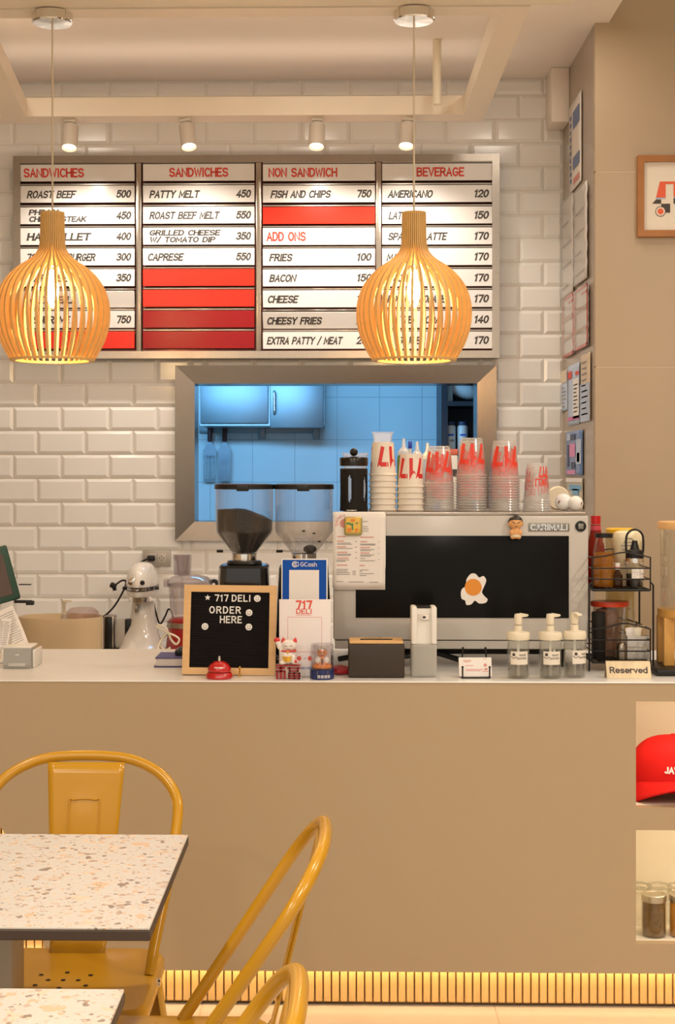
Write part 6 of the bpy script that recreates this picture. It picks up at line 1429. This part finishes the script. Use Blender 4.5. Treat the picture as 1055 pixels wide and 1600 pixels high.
art('car_roof', [[q(1030, 285), q(1024, 310), q(1039, 310), q(1039, 285)], [q(1039, 285), q(1039, 289), q(1051, 289), q(1051, 285)], [q(1051, 285), q(1051, 309), q(1075, 309), q(1069, 285)]], org, -0.0108)
art('window_line', [[q(1024, 310), q(1023.5, 313), q(1039, 311.5), q(1039, 310)], [q(1051, 309), q(1051, 311), q(1075, 311), q(1075, 309)]], pb, -0.0109)
art('car_body', [[q(1018, 319.5), q(1024, 313), q(1032, 313), q(1032, 319.5)], [q(1051, 311), q(1051, 319.5), q(1080, 319.5), q(1075, 311)], [q(1032, 319.5), q(1046, 319.5), q(1046, 333.5), q(1032, 333.5)]], dk, -0.0108)
for cx_ in (1031, 1068):
    c = [q(cx_+9*math.cos(2*PI*i/24)*.9, 331.5-9*math.sin(2*PI*i/24)*.9) for i in range(24)]; art('wheel_arch', [c], dk, -0.0109)
    art('wheel_rim', [[q(cx_+7*math.cos(2*PI*i/24), 331.5-7*math.sin(2*PI*i/24)) for i in range(24)]], mat('print_cream', (0.82, 0.66, 0.55), 0.7), -0.0111)
    art('wheel_hub', [[q(cx_+4.6*math.cos(2*PI*i/24), 331.5-4.6*math.sin(2*PI*i/24)) for i in range(24)]], org, -0.0113)

# red cap in the upper niche
zn = N1[0]+0.0004
YQ = YCF+0.17; k = YQ/FPX
capx = XP(1052, YQ)
t = thing('baseball_cap', 'red baseball cap with white embroidery in the upper counter niche', 'cap', (capx, YQ, zn), math.radians(-8))
cloth = mat('red_cotton', (0.60, 0.010, 0.008), 0.75, bump=0.25, bscale=35, spec=0.2)
zr = 28*k; ax, ay, ch = 70*k, 0.095, 64*k
rows = []
for j in range(13):
    a = PI/2*j/12; rr = math.cos(a)**0.75 if j < 12 else 0.001
    row = []
    for i in range(48):
        b = 2*PI*i/48; pnl = 1-0.018*abs(math.cos(3*b))**8 - 0.012*math.sin(5*b+j)*math.sin(a)*0.6
        row.append((ax*rr*math.cos(b)*pnl, ay*rr*math.sin(b)*pnl, zr + ch*math.sin(a)**0.95 - 0.010*math.sin(b)*(1 if math.sin(b) > 0 else 0)*(1-j/12)))
    rows.append(row)
rows = [[(p[0]*0.985, p[1]*0.985, zr-0.03) for p in rows[0]]] + rows
mb = MB(); mb.grid(rows, closed_u=True); o = mb.build('crown', cloth, t); md = o.modifiers.new('thick', 'SOLIDIFY'); md.thickness = 0.002
rows = []
for j in range(9):
    f = j/8; row = []
    for i in range(33):
        b = math.radians(-90 + (i/32-0.5)*2*86); e = (i/32-0.5)*2
        L_ = 0.070*f*math.sqrt(max(0, 1-abs(e)**4))
        x = ax*math.cos(b)*(1+0.05*f); y = ay*math.sin(b) - L_
        z = zr + 0.004 - 0.008*f - 0.075*abs(e)**1.25*(0.25+0.75*f)
        row.append((x, y, max(z, 0.004)))
    rows.append(row)
mb = MB(); mb.grid(rows); o = mb.build('brim', cloth, t); md = o.modifiers.new('thick', 'SOLIDIFY'); md.thickness = 0.004
MB().ball((0, 0, zr+ch), 0.008, 0.008, 0.004, 14, 8).build('top_button', cloth, t)
mb = MB()
def fm(u, v):
    b = -PI/2+u/ax; z = zr+0.020+v; s_ = min(0.95, (z-zr)/ch); rr = math.cos(math.asin(s_**(1/0.95)))**0.75
    return Vector((ax*rr*math.cos(b)*1.015, ay*rr*math.sin(b)*1.015-0.001, z))
text(mb, 'JAWNS', fm, 8*k, 40*k, 1.6, u0=-16*k, v0=0.006); mb.build('embroidery', white_pl, t, flat=True)

# preserving jars in the lower niche
zn2 = N2[0]+0.0004
def jar(px, Y, r, hh, label, content, cat='jar', lid=True):
    t = thing('preserving_jar', label, cat, (XP(px, Y), Y, zn2), 0, 'preserving jars in the lower niche')
    MB().lathe([(0, 0.001), (r-0.003, 0.001), (r, 0.005), (r, hh*0.78), (r*0.93, hh*0.84), (r*0.93, hh*0.98), (r*0.88, hh*0.98)], 36).build('glass_body', glass, t)
    if not lid: MB().tube([(r*0.91*math.cos(2*PI*i/28), r*0.91*math.sin(2*PI*i/28), hh*0.98) for i in range(28)], 0.003, 8, closed=True).tube([(r*0.93*math.cos(2*PI*i/28), r*0.93*math.sin(2*PI*i/28), hh*0.86) for i in range(28)], 0.0018, 8, closed=True).build('glass_rim', clear('rim_glass', (0.9, 0.9, 0.86), 0.1, 0.6, 0.05, milk=0.35, milkc=(0.7, 0.66, 0.55)), t)
    if content: MB().lathe([(0, 0.003), (r-0.004, 0.003), (r-0.003, 0.007), (r-0.003, hh*0.77), (r*0.88, hh*0.82), (0, hh*0.82)], 32).build('contents', content, t)
    if lid:
        MB().lathe([(r*0.97, hh*0.83), (r*0.99, hh*0.84), (r*0.99, hh*0.985), (r*0.95, hh), (r*0.8, hh), (r*0.78, hh*0.985), (0, hh*0.985)], 36).build('screw_lid', mat('lid_tin', (0.55, 0.49, 0.38), 0.35, 0.9), t)
pick = clear('pickle_brine', (0.35, 0.22, 0.06), 0.04, 0.2, 0.1, milk=0.75, milkc=(0.14, 0.08, 0.018))
k = (YCF+0.075)/FPX
jar(1022, YCF+0.075, 19.3*k, 65*k, 'jar of dark pickles with tin lid at the front of the lower niche', mat('dark_pickles', (0.16, 0.085, 0.02), 0.3, var=0.6, vscale=60, bump=0.3, bscale=60))
jar(1065, YCF+0.075, 19.3*k, 65*k, 'jar of amber preserves cut by the right edge in the lower niche', mat('amber_preserve', (0.55, 0.24, 0.02), 0.25, var=0.5, vscale=50))
for px, l in ((1000, 'empty clear jar behind the pickles, half hidden by the niche edge'), (1031, 'empty clear jar with open rim directly behind the pickles jar'), (1062, 'empty clear jar behind the amber preserves')):
    jar(px, YCF+0.19, 20*k, 60*k, l, None, lid=False)

# ================================================================ TABLES AND CHAIRS IN FRONT
TX = -0.291
edge_m = mat('table_edge', (0.055, 0.035, 0.025), 0.5)
col_m = mat('column_grey', (0.42, 0.36, 0.28), 0.35, 0.2)
def table(y0, y1, label):
    cx_, cy_ = TX-0.35, (y0+y1)/2
    t = thing('dining_table', label, 'table', (cx_, cy_, 0), 0, 'terrazzo tables')
    d = (y1-y0)/2
    MB().bounds(-0.349, 0.349, -d+0.001, d-0.001, 0.746, 0.75, 0.001, 1).build('terrazzo_top', terrazzo_m, t, flat=True)
    MB().bounds(-0.35, 0.35, -d, d, 0.729, 0.7462, 0.002, 1).build('edge_board', edge_m, t)
    MB().bounds(-0.08, 0.08, -0.05, 0.05, 0.012, 0.729, 0.006).build('pedestal', col_m, t)
    MB().bounds(-0.2, 0.2, -0.2, 0.2, 0.0, 0.012, 0.004).build('floor_plate', col_m, t)
Y1n, Y1f = YZ(1450, 0.75, -0.3), YZ(1304, 0.75, -0.3)
Y2f = YZ(1545, 0.75, -0.3)
table(Y1n, Y1f, 'terrazzo topped table with dark edge, farther of the two')
table(Y2f-(Y1f-Y1n), Y2f, 'nearer terrazzo topped table at the bottom left corner')

def make_chair(label):
    """local frame: the sitter faces -y; z = 0 the floor"""
    t = thing('dining_chair', label, 'chair', (0, 0, 0), 0, 'mustard metal chairs')
    SZ = 0.455
    # dished seat with rounded corners, rolled rim and drain holes
    def rr(w, d, r, z, n=6, yc=0.0):
        pts = []
        for cx_, cy_, a0 in ((w-r, d-r, 0), (-(w-r), d-r, 90), (-(w-r), -(d-r), 180), (w-r, -(d-r), 270)):
            pts += [(cx_+r*math.cos(math.radians(a0+90*i/n)), yc+cy_+r*math.sin(math.radians(a0+90*i/n)), z) for i in range(n+1)]
        return pts
    mb = MB()
    mb.grid([rr(.186, .186, .055, SZ-0.034), rr(.187, .187, .056, SZ-0.010), rr(.181, .181, .054, SZ), rr(.165, .165, .05, SZ+0.001), rr(.14, .14, .045, SZ-0.004), rr(.08, .08, .04, SZ-0.006), rr(.001, .001, .0005, SZ-0.006)], closed_u=True)
    st = mb.build('seat', mustard, t, angle=50)
    mb = MB()
    for x, y in ((-0.05, 0.03), (0.0, 0.045), (0.05, 0.03), (-0.03, 0.0), (0.03, 0.0), (0.0, 0.0), (-0.05, -0.03), (0, -0.045), (0.05, -0.03)):
        mb.poly([(x+0.005*math.cos(2*PI*i/12), y+0.005*math.sin(2*PI*i/12), SZ-0.0050) for i in range(12)])
    mb.build('drain_holes', black_m, st, flat=True)
    # bent tube hoop, from the seat sides up and back
    half = [(0, 0), (.045, .003), (.083, .012), (.12, .036), (.16, .085), (.188, .15), (.203, .22), (.2055, .30), (.201, .45), (.193, .6), (.183, .75), (.175, .88), (.17, 1.0)]
    Zt, Zb, Yt, Yb = 0.842, 0.452, 0.285, 0.02
    P3 = lambda u, q: (u, Yt+(Yb-Yt)*q, Zt+(Zb-Zt)*q)
    pts = [P3(-u, q) for u, q in half[::-1]] + [P3(u, q) for u, q in half[1:]]
    MB().tube(smooth_pts(pts, 5), 0.0115, 12).build('back_hoop', mustard, t)
    # pressed sheet splat with raised panel, flaring into the seat
    rows = []; n = 16
    for j in range(n+1):
        v = j/n; z = SZ-0.008 + (0.83-SZ+0.008)*v
        w = 0.058+(0.084-0.058)*min(1, max(0, v))
        y = 0.178 + (0.272-0.178)*v - (0.03*max(0, 0.1-v)/0.1)
        rows.append([(w*(2*i/12-1), y + 0.006*(2*i/12-1)**2*0 - (0.003 if 4 <= i <= 8 and 0.30 < v < 0.80 else 0), z) for i in range(13)])
    mb = MB(); mb.grid(rows); o = mb.build('back_splat', mustard, t, angle=80); md = o.modifiers.new('thick', 'SOLIDIFY'); md.thickness = 0.003; md.offset = 0
    mb = MB(); em = []
    for a, v in [(-0.030, 0.30), (-0.030, 0.76), (-0.022, 0.80), (0.022, 0.80), (0.030, 0.76), (0.030, 0.30)]:
        em.append((a*(0.85+0.3*v), 0.178+(0.272-0.178)*v-0.004, SZ-0.008+(0.83-SZ+0.008)*v))
    mb.tube(smooth_pts(em, 3), 0.0017, 6); mb.build('pressed_outline', mustard, o)
    # splayed folded sheet legs
    for sx in (-1, 1):
        for sy in (-1, 1):
            top = (sx*0.165, sy*0.165, SZ-0.02); bot = (sx*0.215, sy*(0.205 if sy < 0 else 0.24), 0.0); mb = MB(); rows = []
            for f in [i/6 for i in range(7)]:
                p = Vector(top).lerp(Vector(bot), f); w = 0.046*(1-f)+0.016*f
                rows.append([(p.x, p.y-sy*w, p.z), (p.x+sx*0.006, p.y-sy*w*0.2, p.z), (p.x+sx*0.004, p.y+sy*0.004, p.z), (p.x-sx*w*0.2, p.y+sy*0.006, p.z), (p.x-sx*w, p.y, p.z)])
            mb.grid(rows); o = mb.build('leg', mustard, t, angle=60); md = o.modifiers.new('thick', 'SOLIDIFY'); md.thickness = 0.003; md.offset = 0
            MB().box((bot[0], bot[1], 0.008), (0.026, 0.026, 0.016), 0.004, 2).build('rubber_foot', black_m, o)
    for a in (1, -1): MB().tube(smooth_pts([(-0.19*a, -0.19, 0.24), (0, 0, 0.28), (0.19*a, 0.21, 0.24)], 5), 0.006, 8).build('cross_brace', mustard, t)
    for sx in (-1, 1): MB().tube([(sx*0.176, 0.02, 0.44), (sx*0.192, 0.02, 0.44)], 0.008, 10).build('bolt', chrome, t)
    return t
c1 = make_chair('mustard metal chair facing the camera behind the farther terrazzo table')
c1.location = (-0.545, 2.93, 0)
dup(c1, (-0.305, 2.545, 0), PI/2*-1, 'mustard metal chair seen from the side at the right of the farther table')
dup(c1, (-0.330, 1.745, 0), PI/2*-1, 'nearest mustard metal chair, mostly below the bottom edge of the photo')
